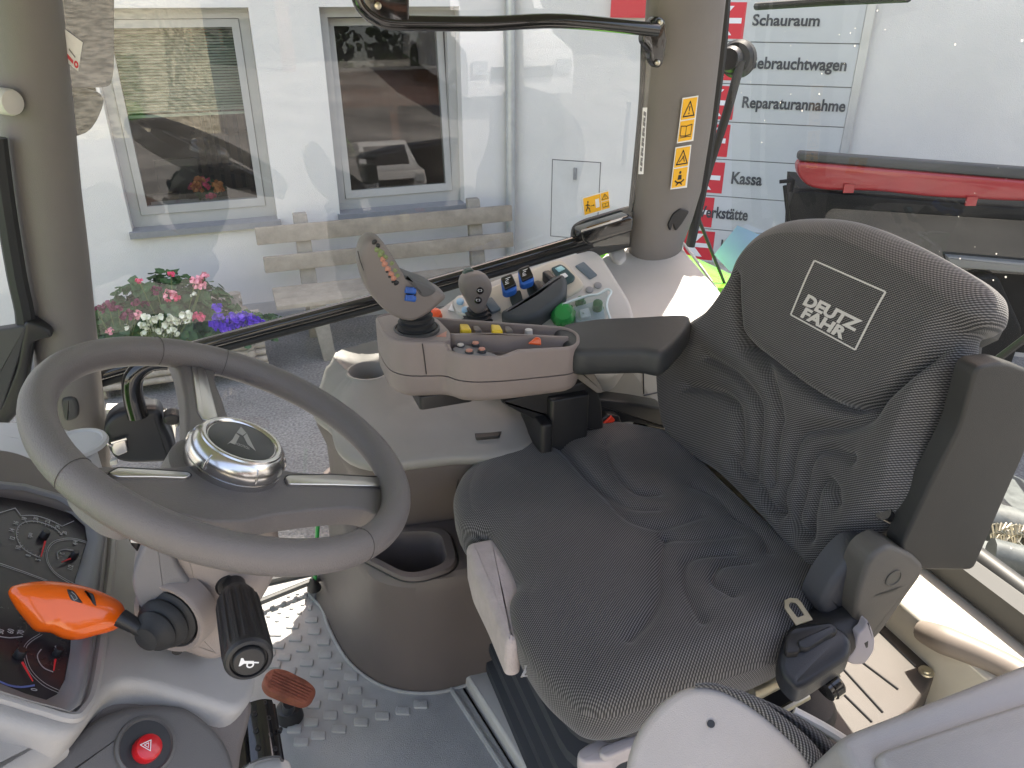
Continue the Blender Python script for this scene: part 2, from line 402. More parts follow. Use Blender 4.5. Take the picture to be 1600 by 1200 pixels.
PLASTER = mat('white_plaster', (.74, .725, .69), .85, var=.05, vscale=1.5, grain=.8, gscale=160)
PLINTH = mat('grey_plinth_plaster', (.42, .43, .44), .85, var=.1, vscale=3, grain=.6, gscale=160)
WFRAME = mat('grey_window_frame', (.40, .40, .385), .5, var=.04)
SILL = mat('stone_sill', (.26, .265, .27), .6, var=.1, vscale=20)
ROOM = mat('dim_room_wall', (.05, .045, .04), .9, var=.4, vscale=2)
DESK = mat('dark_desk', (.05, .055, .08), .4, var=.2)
BLIND = mat('pale_green_blind', (.50, .55, .44), .6, var=.03)
PAPER = mat('white_paper', (.7, .7, .68), .8, var=.08, vscale=30)
WINGLASS = glass('office_window_glass', (.62, .66, .64), .008, refl=.035)
WY = 6.66
bld = thing('office_building', 'white plastered office building with two grey framed windows behind the bench', 'building', (0.8, WY, GZ))
def wx(p): return py(p[0], p[1], WY)
# left and right window openings on the wall plane
La, Lb = wx((206, 359)), wx((434, 341)); Ra, Rb = wx((532, 341)), wx((726, 317))
zb = (La.z+Lb.z+Ra.z+Rb.z)/4
zt = (wx((391, 12)).z + wx((600, 10)).z)/2
L0, L1, R0, R1 = La.x, Lb.x, Ra.x, Rb.x
TOP = 7.0
m = MB()
XL, XR = -9.0, 2.45
D = .32
for (a, b, c, d) in ((XL, L0, GZ, TOP+GZ), (L1, R0, GZ, TOP+GZ), (R1, XR, GZ, TOP+GZ), (L0, L1, GZ, zb), (R0, R1, GZ, zb), (L0, L1, zt, TOP+GZ), (R0, R1, zt, TOP+GZ)):
    m.add(box(a, b, WY, WY+D, c, d))
m.build('wall', PLASTER, bld, 0)
E2 = V(.783, -.626, 0).normalized(); W2 = V(XR, WY, 0); N2 = V(-E2.y, E2.x, 0)*-1
def w2(t, z, h=0): return W2+E2*t+V(0, 0, z)+N2*h
if N2.y > 0: N2 = -N2
def w2px(x, y, h=0):
    q = pn(x, y, W2+N2*h, N2)-W2; return q.dot(E2), q.z
m = MB(); m.add(obox(w2(0, GZ), E2*9, -N2*.3, (0, 0, TOP))); m.build('side_wall', PLASTER, bld, 0)
m = MB(); m.add(box(XL, XR+1, WY-.42, WY+6, GZ+TOP+.003, GZ+TOP+.15)); m.add(obox(w2(-.2, GZ+TOP+.16, .3), E2*9.5, -N2*5, (0, 0, .14))); m.build('roof', SILL, bld, 0)
# dark room behind the windows
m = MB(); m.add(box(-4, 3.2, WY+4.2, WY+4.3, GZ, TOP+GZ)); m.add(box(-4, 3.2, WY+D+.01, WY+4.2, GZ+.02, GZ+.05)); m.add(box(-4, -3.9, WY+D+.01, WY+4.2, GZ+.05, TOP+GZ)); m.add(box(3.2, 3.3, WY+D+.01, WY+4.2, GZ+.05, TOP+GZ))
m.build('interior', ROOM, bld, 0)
def window(x0, x1, tilt, lab):
    y = WY+.13; a, bm_, s = .075, .055, .045
    m = MB()
    for q in ((x0+.002, x0+a, zb, zt), (x1-a, x1-.002, zb, zt), (x0+a, x1-a, zb, zb+a+.02), (x0+a, x1-a, zt-a, zt)): m.add(box(q[0], q[1], y, y+.07, q[2], q[3]))
    fr = m.build('window', WFRAME, bld, 0, lab)
    # sash, tipped inwards at the top when tilt > 0
    X0, X1, Z0, Z1 = x0+a+.004, x1-a-.004, zb+a+.024, zt-a-.004
    t = math.radians(tilt); u = V(1, 0, 0); vv = V(0, math.sin(t), math.cos(t)); o = V(X0, y-.012, Z0); n = V(0, math.cos(t), -math.sin(t)); W, Hh = X1-X0, Z1-Z0
    m = MB()
    for q in ((0, bm_, 0, Hh), (W-bm_, W, 0, Hh), (bm_, W-bm_, 0, bm_+.01), (bm_, W-bm_, Hh-bm_, Hh)):
        m.add(obox(o+u*q[0]+vv*q[2], u*(q[1]-q[0]), n*.06, vv*(q[3]-q[2])))
    m.build('sash', WFRAME, fr, 0)
    P = [o+n*.02+u*bm_+vv*(bm_+.01), o+n*.02+u*(W-bm_)+vv*(bm_+.01), o+n*.02+u*(W-bm_)+vv*(Hh-bm_), o+n*.02+u*bm_+vv*(Hh-bm_)]
    obj('pane', P, [(0, 1, 2, 3)], WINGLASS, fr, 0)
    m = MB(); m.add(box(x0-.02, x1+.02, WY-.05, y, zb-.045, zb+.004)); m.build('sill', SILL, fr, 0)
    return fr, X0, X1, Z0, Z1
w1, X0, X1, Z0, Z1 = window(L0, L1, 0, 'grey framed window with a half lowered blind')
zbl = wx((300, 182)).z
m = MB(); k = 0; z = Z1-.03
while z > zbl:
    m.add(obox((X0+.05, WY+.24, z), (X1-X0-.1, 0, 0), (0, .018, .014), (0, .0006, -.0008))); z -= .021
m.add(box(X0+.05, X1-.05, WY+.235, WY+.26, zbl-.025, zbl-.005))
bl = m.build('blind', BLIND, w1, 0)
wr, *_ = window(R0, R1, 5.3, 'grey framed window tipped open at the top')
# meter cupboard flush in the side wall, downpipe in the corner
t0, z1_ = w2px(864, 250); t1, _ = w2px(938, 252); _, z0_ = w2px(862, 368)
m = MB(); m.add(obox(w2(t0, z0_, .004), E2*(t1-t0), -N2*.02, (0, 0, z1_-z0_))); mc = m.build('meter_cupboard', mat('cupboard_paint', (.62, .62, .60), .5), bld, 0)
m = MB(); g_ = .008
for (a, b, c, d) in ((t0-g_, t1+g_, z0_-g_, z0_), (t0-g_, t1+g_, z1_, z1_+g_), (t0-g_, t0, z0_, z1_), (t1, t1+g_, z0_, z1_)): m.add(obox(w2(a, c, .002), E2*(b-a), -N2*.01, (0, 0, d-c)))
m.build('cupboard_gap', mat('dark_gap', (.12, .12, .12), .8), mc, 0)
th, zh = w2px(899, 271)
m = MB(); m.add(tube([w2(th, zh-.05, .012), w2(th, zh+.05, .012)], .016, 8)); m.build('handle', SILL, mc)
m = MB(); m.add(tube([V(XR-.06, WY-.055, GZ+.002), V(XR-.06, WY-.055, GZ+TOP)], .04, 14))
for z in (-.6, .5, 1.6): m.add(lathe((XR-.06, WY-.055, z), (0, 0, 1), [(0, .044), (.03, .044)], 14))
m.build('downpipe', mat('zinc_pipe', (.50, .52, .52), .4, metal=.5, var=.15), bld)
m = MB(); m.add(box(XL, XR-.12, WY-.004, WY+.0, GZ+.003, GZ+.25)); m.build('plinth', PLINTH, bld, 0)

# things seen inside the left window
dz = zb+.03
dk = thing('desk', 'dark desk top just inside the left window, papers along its front', 'desk', (.1, WY+.8, GZ))
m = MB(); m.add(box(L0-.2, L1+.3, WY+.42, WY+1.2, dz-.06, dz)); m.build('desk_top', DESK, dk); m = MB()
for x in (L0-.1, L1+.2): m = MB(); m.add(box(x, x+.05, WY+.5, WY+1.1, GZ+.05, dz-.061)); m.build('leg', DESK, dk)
m = MB()
for i in range(9): m.add(obox((L0+.14+i*.055, WY+.45+.01*(i % 3), dz+.002+.003*i), (.2, .03*random.random(), 0), (-.02, .2, 0), (0, 0, .05-.004*i)))
tag(m.build('paper_stack', PAPER, None), 'sloping heap of white papers inside the left window', 'papers')
m = MB()
for i in range(5): m.add(obox((L0+.55+.1*i, WY+1.6+.2*(i % 2), GZ+.06), (.06, 0, 0), (0, .3, 0), (0, 0, 1.9+.25*math.sin(i*2.1))))
for i in range(5): m.add(obox((L0+.5, WY+1.95, GZ+.6+.38*i), (.65, 0, 0), (0, .25, 0), (0, 0, .03)))
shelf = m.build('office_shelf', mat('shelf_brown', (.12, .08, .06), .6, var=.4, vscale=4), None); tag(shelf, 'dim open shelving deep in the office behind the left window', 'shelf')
m = MB()
for i in range(12): m.add(obox((L0+.55+.045*i, WY+1.88, GZ+.63+.38*(2+i % 3)), (.03, 0, 0), (0, .12, 0), (0, 0, .2+.06*random.random())), i % 3)
bk = m.build('ring_binders', [PAPER, mat('binder_grey', (.2, .22, .25), .6), mat('binder_orange', (.5, .16, .05), .6)], None, 0); tag(bk, 'pale and orange ring binders standing on the office shelving', 'binders')
m = MB(); m.add(bbox(L0+.20, L0+.55, WY+.75, WY+.80, dz+.12, dz+.38)); m.add(box(L0+.35, L0+.40, WY+.77, WY+.79, dz+.01, dz+.12)); m.add(bbox(L0+.28, L0+.47, WY+.70, WY+.84, dz+.002, dz+.012))
tag(m.build('office_monitor', BLACK, None), 'black computer monitor seen from behind on the desk', 'monitor')

# ---------------------------------------------------------------- plants
LEAF1 = mat('geranium_leaf', (.025, .085, .018), .55, var=.35, vscale=25)
LEAF2 = mat('pale_leaf', (.12, .17, .04), .55, var=.3, vscale=25)
PINK = mat('pink_petal', (.80, .10, .22), .6, var=.15, vscale=60); PINKP = mat('pale_pink_petal', (.85, .38, .45), .6, var=.15, vscale=60)
MAROON = mat('maroon_petal', (.16, .015, .06), .6, var=.2, vscale=60); WHITEP = mat('white_petal', (.78, .80, .66), .6, var=.05)
PURPLE = mat('purple_petal', (.13, .035, .60), .6, var=.15, vscale=60)
def rv(): 
    a = random.random()*2*math.pi; z = random.uniform(-1, 1); r = math.sqrt(1-z*z); return V(r*math.cos(a), r*math.sin(a), z)
def leaf(c, n, s):
    n = n.normalized(); a = n.orthogonal().normalized(); a = Matrix.Rotation(random.random()*6.28, 3, n)@a; b = n.cross(a); k = 7
    v = [c-n*s*.15]+[c+(a*math.cos(t)+b*math.sin(t))*s*(1+.16*math.sin(t*3))+n*s*.12*math.sin(t*2) for t in [2*math.pi*i/k for i in range(k)]]
    return v, [(0, 1+i, 1+(i+1) % k) for i in range(k)]
def blossomvf(c, r, ps, n):
    m = MB()
    for i in range(n):
        d = rv(); d.z = abs(d.z)*.8-.15; d.normalize(); p = c+d*r*random.uniform(.75, 1)
        for k in range(4):
            m.add(leaf(p+rv()*ps*.6, d+rv()*.7, ps))
    return m
def bush(name, label, cat, base, rad, n, leafm, blooms, group):
    """rad=(rx,ry,rz) half-ellipsoid of leaves over base; blooms=[(dx,dy,dz,r,material,count,petal)]"""
    t = thing(name, label, cat, base, group); base = Vector(base); m = MB()
    for i in range(n):
        d = rv(); d.z = abs(d.z); q = random.uniform(.45, 1)**.6*(1+.18*math.sin(d.x*9+d.y*7))
        p = base+V(d.x*rad[0], d.y*rad[1], d.z*rad[2])*q; m.add(leaf(p, d+V(0, -.3, .5)+rv()*.6, random.uniform(.022, .042)))
    m.build('leaves', leafm, t, 0)
    m = MB()
    for i in range(14):
        d = rv(); d.z = abs(d.z); m.add(tube([base, base+V(d.x*rad[0]*.4, d.y*rad[1]*.4, d.z*rad[2]*.6), base+V(d.x*rad[0], d.y*rad[1], d.z*rad[2])*.9], .004, 5))
    for (dx, dy, dzz, r, mm, cnt, ps) in blooms:
        if dzz > rad[2]*.9: m.add(tube([base+V(dx*.6, dy, dzz*.5), base+V(dx, dy, dzz)], .0035, 5))
    m.build('stems', mat('plant_stem', (.10, .14, .04), .6), t, 0)
    for (dx, dy, dzz, r, mm, cnt, ps) in blooms:
        c = base+V(dx, dy, dzz); bm2 = blossomvf(c, r*.85, ps*.9, cnt)
        bm2.build('blossom', mm, t, 0)
    return t
PLY = 5.9  # planter centre line
def bp(x, y, yy=PLY-.1): return py(x, y, yy)
pl_a = bp(150, 530); pl_b = bp(392, 492)
BX0, BX1, BZ1 = pl_a.x-.15, pl_b.x, (bp(300, 520).z+.0)
BZ1 = bp(250, 528).z
print('planter', BX0, BX1, BZ1)
LOG = mat('weathered_log', (.40, .35, .29), .85, var=.3, vscale=14, grain=.8, gscale=120)
plt = thing('log_planter', 'planter box of weathered round logs filled with summer flowers', 'planter', ((BX0+BX1)/2, PLY, GZ))
nlog = 5; lr = (BZ1-GZ-.08)/nlog/2
for k in range(nlog):
    z = GZ+.08+lr+2*lr*k
    m = MB()
    for yy in (PLY-.26, PLY+.26):
        m.add(tube([V(BX0-.06+.03*random.random(), yy, z), V((BX0+BX1)/2, yy, z+.004), V(BX1+.05+.03*random.random(), yy, z)], [lr*.98, lr*.95, lr*.97], 12))
    for xx in (BX0+.03, BX1-.04):
        m.add(tube([V(xx, PLY-.33, z+lr*.55), V(xx, PLY+.33, z+lr*.55)], lr*.92, 12))
    m.build('log_course', LOG, plt)
m = MB(); m.add(box(BX0, BX1, PLY-.24, PLY+.24, GZ+.09, BZ1-.03)); m.build('soil', mat('potting_soil', (.05, .035, .025), .95, var=.4, vscale=30), plt, 0)
m = MB()
for xx in (BX0+.1, BX1-.12):
    for yy in (PLY-.2, PLY+.2): m.add(tube([V(xx-.05, yy, GZ+.06), V(xx+.05, yy, GZ+.06)], .058, 12))
m.build('foot', LOG, plt)
# end post standing above the box at its right end
q0, q1 = py(385, 460, PLY+.25), py(380, 495, PLY+.25)
m = MB(); m.add(tube([V(BX1-.1, PLY+.32, BZ1-.3), V(BX1-.1, PLY+.32, q0.z)], .05, 10)); m.add(tube([V(BX1-.45, PLY+.32, q0.z-.06), V(BX1-.05, PLY+.32, q0.z-.05)], .045, 10)); m.add(tube([V(BX1-.45, PLY+.32, q0.z-.15), V(BX1-.05, PLY+.32, q0.z-.14)], .045, 10)); m.build('back_rail', LOG, plt)
def off(x, y, b, yy): p = py(x, y, yy); return (p.x-b[0], yy-b[1], p.z-b[2])
G = 'flowering plants in the log planter'
b = (bp(270, 520).x, PLY, BZ1-.04)
topz = bp(275, 440).z-b[2]
bl = []
for (x, y, r, mm, c, ps) in ((265, 462, .05, PINKP, 14, .014), (270, 467, .055, PINK, 20, .013), (313, 447, .05, PINKP, 16, .014), (218, 441, .025, PINK, 8, .012), (267, 428, .03, PINK, 6, .012), (320, 432, .035, PINKP, 9, .013), (305, 440, .05, PINKP, 14, .014), (245, 455, .04, MAROON, 10, .014), (310, 497, .055, PINK, 24, .014), (228, 478, .035, MAROON, 8, .014), (302, 460, .02, WHITEP, 5, .012)):
    bl.append((*off(x, y, b, PLY-.2), r, mm, c, ps))
bush('geranium', 'tall pink geranium in the middle of the log planter', 'flower', b, (.44, .27, topz), 1900, LEAF1, bl, G)
b = (bp(190, 530).x, PLY-.02, BZ1-.04); bl = []
for (x, y, r, mm, c, ps) in ((153, 487, .045, MAROON, 12, .015), (170, 480, .05, MAROON, 14, .015), (185, 482, .03, MAROON, 8, .014), (200, 495, .055, MAROON, 16, .014), (215, 493, .035, PINKP, 10, .014), (172, 518, .03, PINKP, 8, .013), (197, 512, .02, WHITEP, 6, .013), (213, 474, .035, MAROON, 9, .015)):
    bl.append((*off(x, y, b, PLY-.24), r, mm, c, ps))
bush('geranium', 'dark maroon geranium beside the cab pillar at the left of the planter', 'flower', b, (.36, .26, bp(185, 484).z-b[2]), 1500, LEAF1, bl, G)
b = (bp(252, 530).x, PLY-.16, BZ1-.05); bl = []
rr_ = random.Random(7)
for i in range(34):
    x = rr_.uniform(222, 285) if i < 28 else rr_.uniform(283, 300); y = rr_.uniform(495, 524) if i < 28 else rr_.uniform(490, 502)
    bl.append((*off(x, y, b, PLY-.34+.05*rr_.random()), .020, WHITEP, 3, .019))
bush('white_petunia', 'mound of small white flowers at the front of the log planter', 'flower', b, (.24, .18, .17), 500, LEAF2, bl, G)
b = (bp(365, 505).x, PLY-.12, BZ1-.05); bl = []
for (x, y) in ((338, 483), (341, 497), (348, 508), (340, 511), (355, 517), (362, 497), (367, 500), (378, 495), (384, 501), (392, 497), (400, 503), (407, 507), (352, 513), (372, 505), (360, 510), (389, 508), (335, 505)):
    bl.append((*off(x, y, b, PLY-.33+.04*random.random()), .034, PURPLE, 7, .022))
bush('purple_petunia', 'trailing violet petunias at the right end of the log planter', 'flower', b, (.34, .2, .16), 700, LEAF1, bl, G)
# flowers in the window
b = (py(325, 292, WY+.6).x, WY+.6, dz+.10)
bush('flower_bunch', 'orange and pink flower bunch on the desk in the left window', 'flower', b, (.12, .12, .12), 90, LEAF1, [(random.uniform(-.12, .12), random.uniform(-.15, 0), random.uniform(.0, .15), .045, mat('apricot_petal', (.75, .30, .10), .6) if i % 4 else PINK, 12, .016) for i in range(13)], None)
m = MB(); m.add(lathe((b[0], b[1], dz+.002), (0, 0, 1), [(0, .05), (.10, .07), (.102, .06)], 16)); tag(m.build('flower_pot', mat('pot_white', (.5, .5, .5), .4), None), 'small pot under the orange flower bunch in the left window', 'pot')

# ---------------------------------------------------------------- bench
WOOD = mat('weathered_bench_wood', (.31, .27, .215), .8, var=.22, vscale=9, grain=.6, gscale=150)
BCON = mat('bench_leg_wood', (.30, .275, .235), .85, var=.2, vscale=12, grain=.6, gscale=150)
BY = 6.15
bt = thing('garden_bench', 'long weathered wooden bench against the white wall', 'bench', (1.3, BY, GZ))
def board(a, b, hpx, yy, th=.035, rear=None):
    A, B = py(*a, yy), py(*b, yy); h = hpx*.0055
    rgt = (B-A); up = V(0, .12, 1).normalized()*h
    return prism([A, B, B-up, A-up], (0, th, 0), .006, r=.01, seg=2, bseg=2)
x0_, x1_ = py(398, 360, BY+.2).x, XR-.14
zz = [py(398, 356, BY+.2).z, py(404, 403, BY+.16).z, py(418, 468, BY-.2).z]
def plank(z, yy, h, ang, name, th=.035, xs=0):
    up = V(0, math.sin(ang), math.cos(ang))*h; A, B = V(x0_+xs, yy, z), V(x1_, yy, z)
    m = MB(); m.add(prism([A, B, B-up, A-up], V(0, math.cos(ang), -math.sin(ang))*th, .006, r=.01, seg=2, bseg=2)); m.build(name, WOOD, bt)
plank(zz[0], BY+.2, .14, .15, 'backrest_board'); plank(zz[1], BY+.16, .13, .12, 'backrest_board', xs=.03)
for i in range(3): plank(zz[2]+.004, BY+.06-.145*i, .13, 1.5, 'seat_board', xs=.06)
for lx in (py(470, 350, BY+.25).x, py(741, 320, BY+.25).x):
    top = zz[0]+.06; m = MB()
    m.add(prism([V(lx-.05, BY+.275, top), V(lx+.06, BY+.275, top), V(lx+.07, BY+.16, zz[2]-.06), V(lx-.06, BY+.16, zz[2]-.06)], (0, .07, 0), .006, r=.01, seg=2))
    m.build('back_post', BCON, bt)
    m = MB(); m.add(prism([V(lx-.06, BY-.30, zz[2]-.04), V(lx+.07, BY-.30, zz[2]-.04), V(lx+.10, BY-.36, GZ), V(lx-.0, BY-.36, GZ)], (0, .08, 0), .006, r=.01, seg=2)); m.build('leg', BCON, bt); m = MB()
    m.add(prism([V(lx-.06, BY+.08, zz[2]-.04), V(lx+.07, BY+.08, zz[2]-.04), V(lx+.07, BY+.16, GZ), V(lx-.05, BY+.16, GZ)], (0, .08, 0), .006, r=.01, seg=2)); m.build('leg', BCON, bt)
    m = MB(); m.add(box(lx-.04, lx+.05, BY-.3, BY+.12, zz[2]-.10, zz[2]-.045)); m.build('seat_bearer', BCON, bt)
# concrete curb post of the corner seen right of the bench
# ---------------------------------------------------------------- directory sign on the side wall
SIGNM = mat('sign_panel_white', (.56, .58, .58), .35, var=.03); SRED = mat('sign_red', (.62, .03, .05), .4, var=.02); STXT = mat('sign_lettering', (.055, .06, .07), .5, var=0)
SEAM = mat('sign_seam', (.2, .21, .21), .6, var=0)
tR, _ = w2px(1330, 136); _, zs1 = w2px(1250, 66.5); _, zs2 = w2px(1240, 133); _, zs3 = w2px(1240, 194); _, zs4 = w2px(1190, 251); _, zs5 = w2px(1157, 307); _, zs6 = w2px(1150, 359)
tL = w2px(1165, 30)[0]-.36
pch = (zs1-zs6)/5
print('sign', tL, tR, zs1, zs2, zs3, zs4, zs5, zs6, pch)
sg = thing('directory_sign', 'white directory board with red arrow squares on the side wall', 'sign', w2(tL, 0, 0))
zl = [zs1+pch, zs1, zs2, zs3, zs4, zs5, zs6, zs6-pch]
for i in range(len(zl)-1):
    m = MB(); m.add(obox(w2(tL, zl[i+1]+.004, .05), E2*(tR-tL), -N2*.048, (0, 0, zl[i]-zl[i+1]-.008))); pnl = m.build('sign_panel', SIGNM, sg, 0)
m = MB(); m.add(obox(w2(tR+.002, zl[-1]-.1, .055), E2*.06, -N2*.05, (0, 0, zl[0]-zl[-1]+.5))); m.build('edge_profile', mat('sign_profile', (.55, .56, .56), .4, metal=.3), sg, 0)
m = MB(); m.add(obox(w2(tL, zl[-1], .04), E2*(tR-tL), -N2*.03, (0, 0, zl[0]-zl[-1]))); m.build('backing', SEAM, sg, 0)
for i in range(len(zl)-1):
    zc = (zl[i]+zl[i+1])/2; s = (pch*.86)/2; tc = w2px([1165, 1153, 1148, 1139, 1131, 1117, 1115][min(i, 6)], [30, 98, 160, 222, 278, 332, 388][min(i, 6)])[0]-s
    if i == 5: tc = tL+s+.04
    T = lambda a, b, h=.0525, zc=zc, tc=tc: w2(tc+a, zc+b, h)
    sq = obj('arrow_square', [T(-s, -s), T(s, -s), T(s, s), T(-s, s)], [(0, 1, 2, 3)], SRED, sg, 0)
    Q = lambda a, b, T=T: T(a, b, .0545)
    m = MB(); k = s/10
    m.add(poly2d([(-7*k, -1.5*k), (8*k, -1.5*k), (8*k, 1.5*k), (-7*k, 1.5*k)], Q))
    m.add(poly2d([(-9*k, 0), (-2*k, 8*k), (3*k, 8*k), (-4*k, 0)], lambda a, b, T=T: T(a, b, .0545))); m.add(poly2d([(-9*k, 0), (-4*k, 0), (3*k, -8*k), (-2*k, -8*k)], lambda a, b, T=T: T(a, b, .0548)))
    m.build('arrow', WHITEI, sq, 0)
def stext(s, x0, y0, x1, y1, cap):
    a, za = w2px(x0, y0, .055); b, zb_ = w2px(x1, y1, .055); _, zc = w2px(x0, y0-cap, .055)
    v, f = text(s, (b-a, zc-za), lambda u, v: w2(a+u, (za+zb_)/2+v, .056), offset=.028); obj('lettering', v, f, STXT, sg, 0)
stext('Schauraum', 1175, 39, 1280, 41, 17); stext('Gebrauchtwagen', 1166, 108, 1322, 109, 18); stext('Reparaturannahme', 1159, 168, 1320, 174, 17)
stext('Kassa', 1142, 287, 1190, 289, 18); stext('Werkstätte', 1083, 340, 1168, 342, 17); stext('Kundendienst', 1125, 394, 1222, 398, 17)
# small red sign on the corner at the top
a, za = w2px(955, 5, .05); b_, zb_ = w2px(1008, 28, .05)
m = MB(); m.add(obox(w2(a, zb_, .06), E2*(b_-a), -N2*.03, (0, 0, .35))); tag(m.build('red_wall_sign', SRED, None, 0), 'plain red sign on the wall above the meter cupboard', 'sign')

# ---------------------------------------------------------------- red roofed machine behind the cab
def MP(x, y, v=3.3): return pn(x, y, (v, 3.6, 0), (-.5, -.86, 0))
mn = V(-.5, -.86, 0).normalized(); md = -mn
mc = thing('loading_wagon', 'black machine with a red roof panel parked behind the tractor', 'machine', (MP(1400, 300).x, MP(1400, 300).y, GZ))
m = MB(); m.add(prism([MP(*p) for p in ((1246, 252), (1700, 290), (1700, 318), (1560, 314), (1450, 308), (1370, 299), (1290, 298), (1262, 292), (1246, 274))], md*.10, .02, r=.06)); m.build('roof', REDP, mc)
m = MB(); m.add(prism([MP(*p) for p in ((1249, 237), (1700, 270), (1700, 289), (1246, 251))], md*.06, .01, r=.02)); m.build('roof_spoiler', mat('dull_black', (.05, .052, .055), .5), mc)
DK = mat('machine_black', (.010, .011, .012), .6, spec=.15, var=.3)
m = MB(); m.add(prism([MP(*p) for p in ((1256, 298), (1700, 335), (1700, 352), (1300, 326), (1290, 336), (1284, 420), (1250, 420), (1228, 340), (1240, 300))], md*.08, .01, r=.05)); m.build('cab_frame', DK, mc)
m = MB(); m.add(obox(MP(1252, 300)+md*.1, (MP(1700, 340)-MP(1252, 300)), md*.5, MP(1240, 520)-MP(1252, 300))); m.build('body', DK, mc)
m = MB(); m.add(obox(MP(1285, 415)+md*.06, MP(1700, 440)-MP(1285, 415), md*.01, MP(1290, 318)-MP(1285, 415))); m.build('rear_window', mat('dark_machine_glass', (.015, .018, .02), .06, coat=.5), mc)
m = MB(); m.add(prism([MP(*p) for p in ((1480, 401), (1700, 420), (1700, 436), (1486, 418))], md*.1, .01, r=.02)); m.build('ledge', mat('machine_grey', (.22, .22, .21), .5), mc)
for (x, y) in ((1320, 300), (1512, 320)):
    m = MB(); m.add(obox(MP(x, y-12, 3.26), RT*.06, md*.02, (0, 0, -.05))); m.build('hinge', REDP, mc)
m = MB(); m.add(prism([MP(*p, 3.25) for p in ((1490, 440), (1560, 430), (1600, 520), (1555, 640), (1500, 620))], md*.15, .02, r=.05)); m.build('lift_arm', DK, mc)
m = MB()
for a, b in (((1218, 284), (1240, 282)), ((1226, 290), (1232, 345)), ((1240, 280), (1236, 300))): m.add(tube([MP(*a, 3.24), MP(*b, 3.24)], .012, 6))
m.build('lamp_bracket', DK, mc)
for dx in (0.0, 1.6):
    c = V(MP(1400, 300).x+.3+dx, MP(1400, 300).y+.25-dx*.5, GZ+.45)
    m = MB(); m.add(lathe(c, mn, [(-.18, .25), (-.17, .42), (-.12, .45), (.12, .45), (.17, .42), (.18, .25), (.1, .22)], 32)); wv = m.build('wheel', RUBBER, mc)
    m = MB(); m.add(lathe(c, mn, [(.06, .24), (.12, .22), (.14, .08), (.15, .02)], 24)); m.build('rim', LIGHT, wv)
# ---------------------------------------------------------------- mirrored side of the yard: van, barn, trees
VW = mat('van_white', (.75, .76, .77), .25, coat=.6, var=.02); VG = mat('van_glass', (.02, .025, .03), .05)
vn = thing('parked_van', 'white van reflected in the right office window', 'van', (5.2, -8.5, GZ))
def vp(x, y, z): return V(4.45+x, -8.5-y, GZ+z)
prof = [(.0, .35), (.0, .75), (.12, .98), (.9, 1.12), (1.45, 1.72), (1.7, 1.85), (4.2, 1.88), (4.3, 1.7), (4.35, .35)]
rings = [[vp(s*(.86 if z < 1.15 else .74), y, z) for y, z in prof] for s in (-1, 1)]
m = MB(); m.add(loft([[vp(-.86 if z < 1.2 else -.72, y, z) for y, z in prof], [vp(-.8 if z < 1.2 else -.6, y-.01, z+.02) for y, z in prof], [vp(.8 if z < 1.2 else .6, y-.01, z+.02) for y, z in prof], [vp(.86 if z < 1.2 else .72, y, z) for y, z in prof]])); m.build('body', VW, vn, 40)
m = MB(); m.add(obox(vp(-.62, .93, 1.16), (1.24, 0, 0), V(0, -.5, .54), V(0, .02, .02))); m.build('windscreen', VG, vn, 0)
m = MB(); m.add(obox(vp(-.5, -.012, .62), (1.0, 0, 0), (0, .03, 0), (0, 0, .16))); m.build('grille', BLACK, vn, 0)
m = MB(); m.add(obox(vp(-.2, -.02, .44), (.4, 0, 0), (0, .02, 0), (0, 0, .1))); m.build('number_plate', STICKW, vn, 0)
for s in (-1, 1):
    m = MB(); m.add(obox(vp(s*.68-.12, .0, .68), (.24, 0, 0), (0, .04, 0), (0, 0, .2))); m.build('headlight', mat('lamp_lens', (.6, .65, .7), .1), vn, 0)
    for yy in (.75, 3.4):
        m = MB(); m.add(lathe(vp(s*.76, yy, .32), (s, 0, 0), [(-.1, .2), (-.1, .3), (-.08, .32), (.08, .32), (.11, .3), (.11, .18), (.08, .05)], 24)); m.build('wheel', RUBBER, vn)
CLAD = mat('brown_board_cladding', (.22, .10, .06), .8, var=.35, vscale=5)
bn = thing('barn', 'open fronted shed with brown boarded fascia reflected in the right window', 'barn', (4, -14, GZ))
m = MB()
for i in range(56): m.add(box(1.2+i*.3, 1.2+i*.3+.285, -13.15+.01*(i % 2), -13.1, GZ+3.0, GZ+4.1))
m.build('fascia', CLAD, bn, 0)
m = MB(); m.add(box(1.2, 18, -20, -12.9, GZ+4.11, GZ+4.2)); m.build('roof', SILL, bn, 0)
m = MB(); m.add(box(1.2, 18, -20, -19.8, GZ, GZ+4.1)); m.build('wall', ROOM, bn, 0)
for i in range(5):
    m = MB(); m.add(box(1.3+i*4.1, 1.55+i*4.1, -13.4, -13.16, GZ, GZ+3.0)); m.build('post', CLAD, bn, 0)
FOL = mat('tree_foliage', (.06, .11, .03), .7, var=.5, vscale=1.2); BARK = mat('tree_bark', (.08, .06, .045), .9, var=.3)
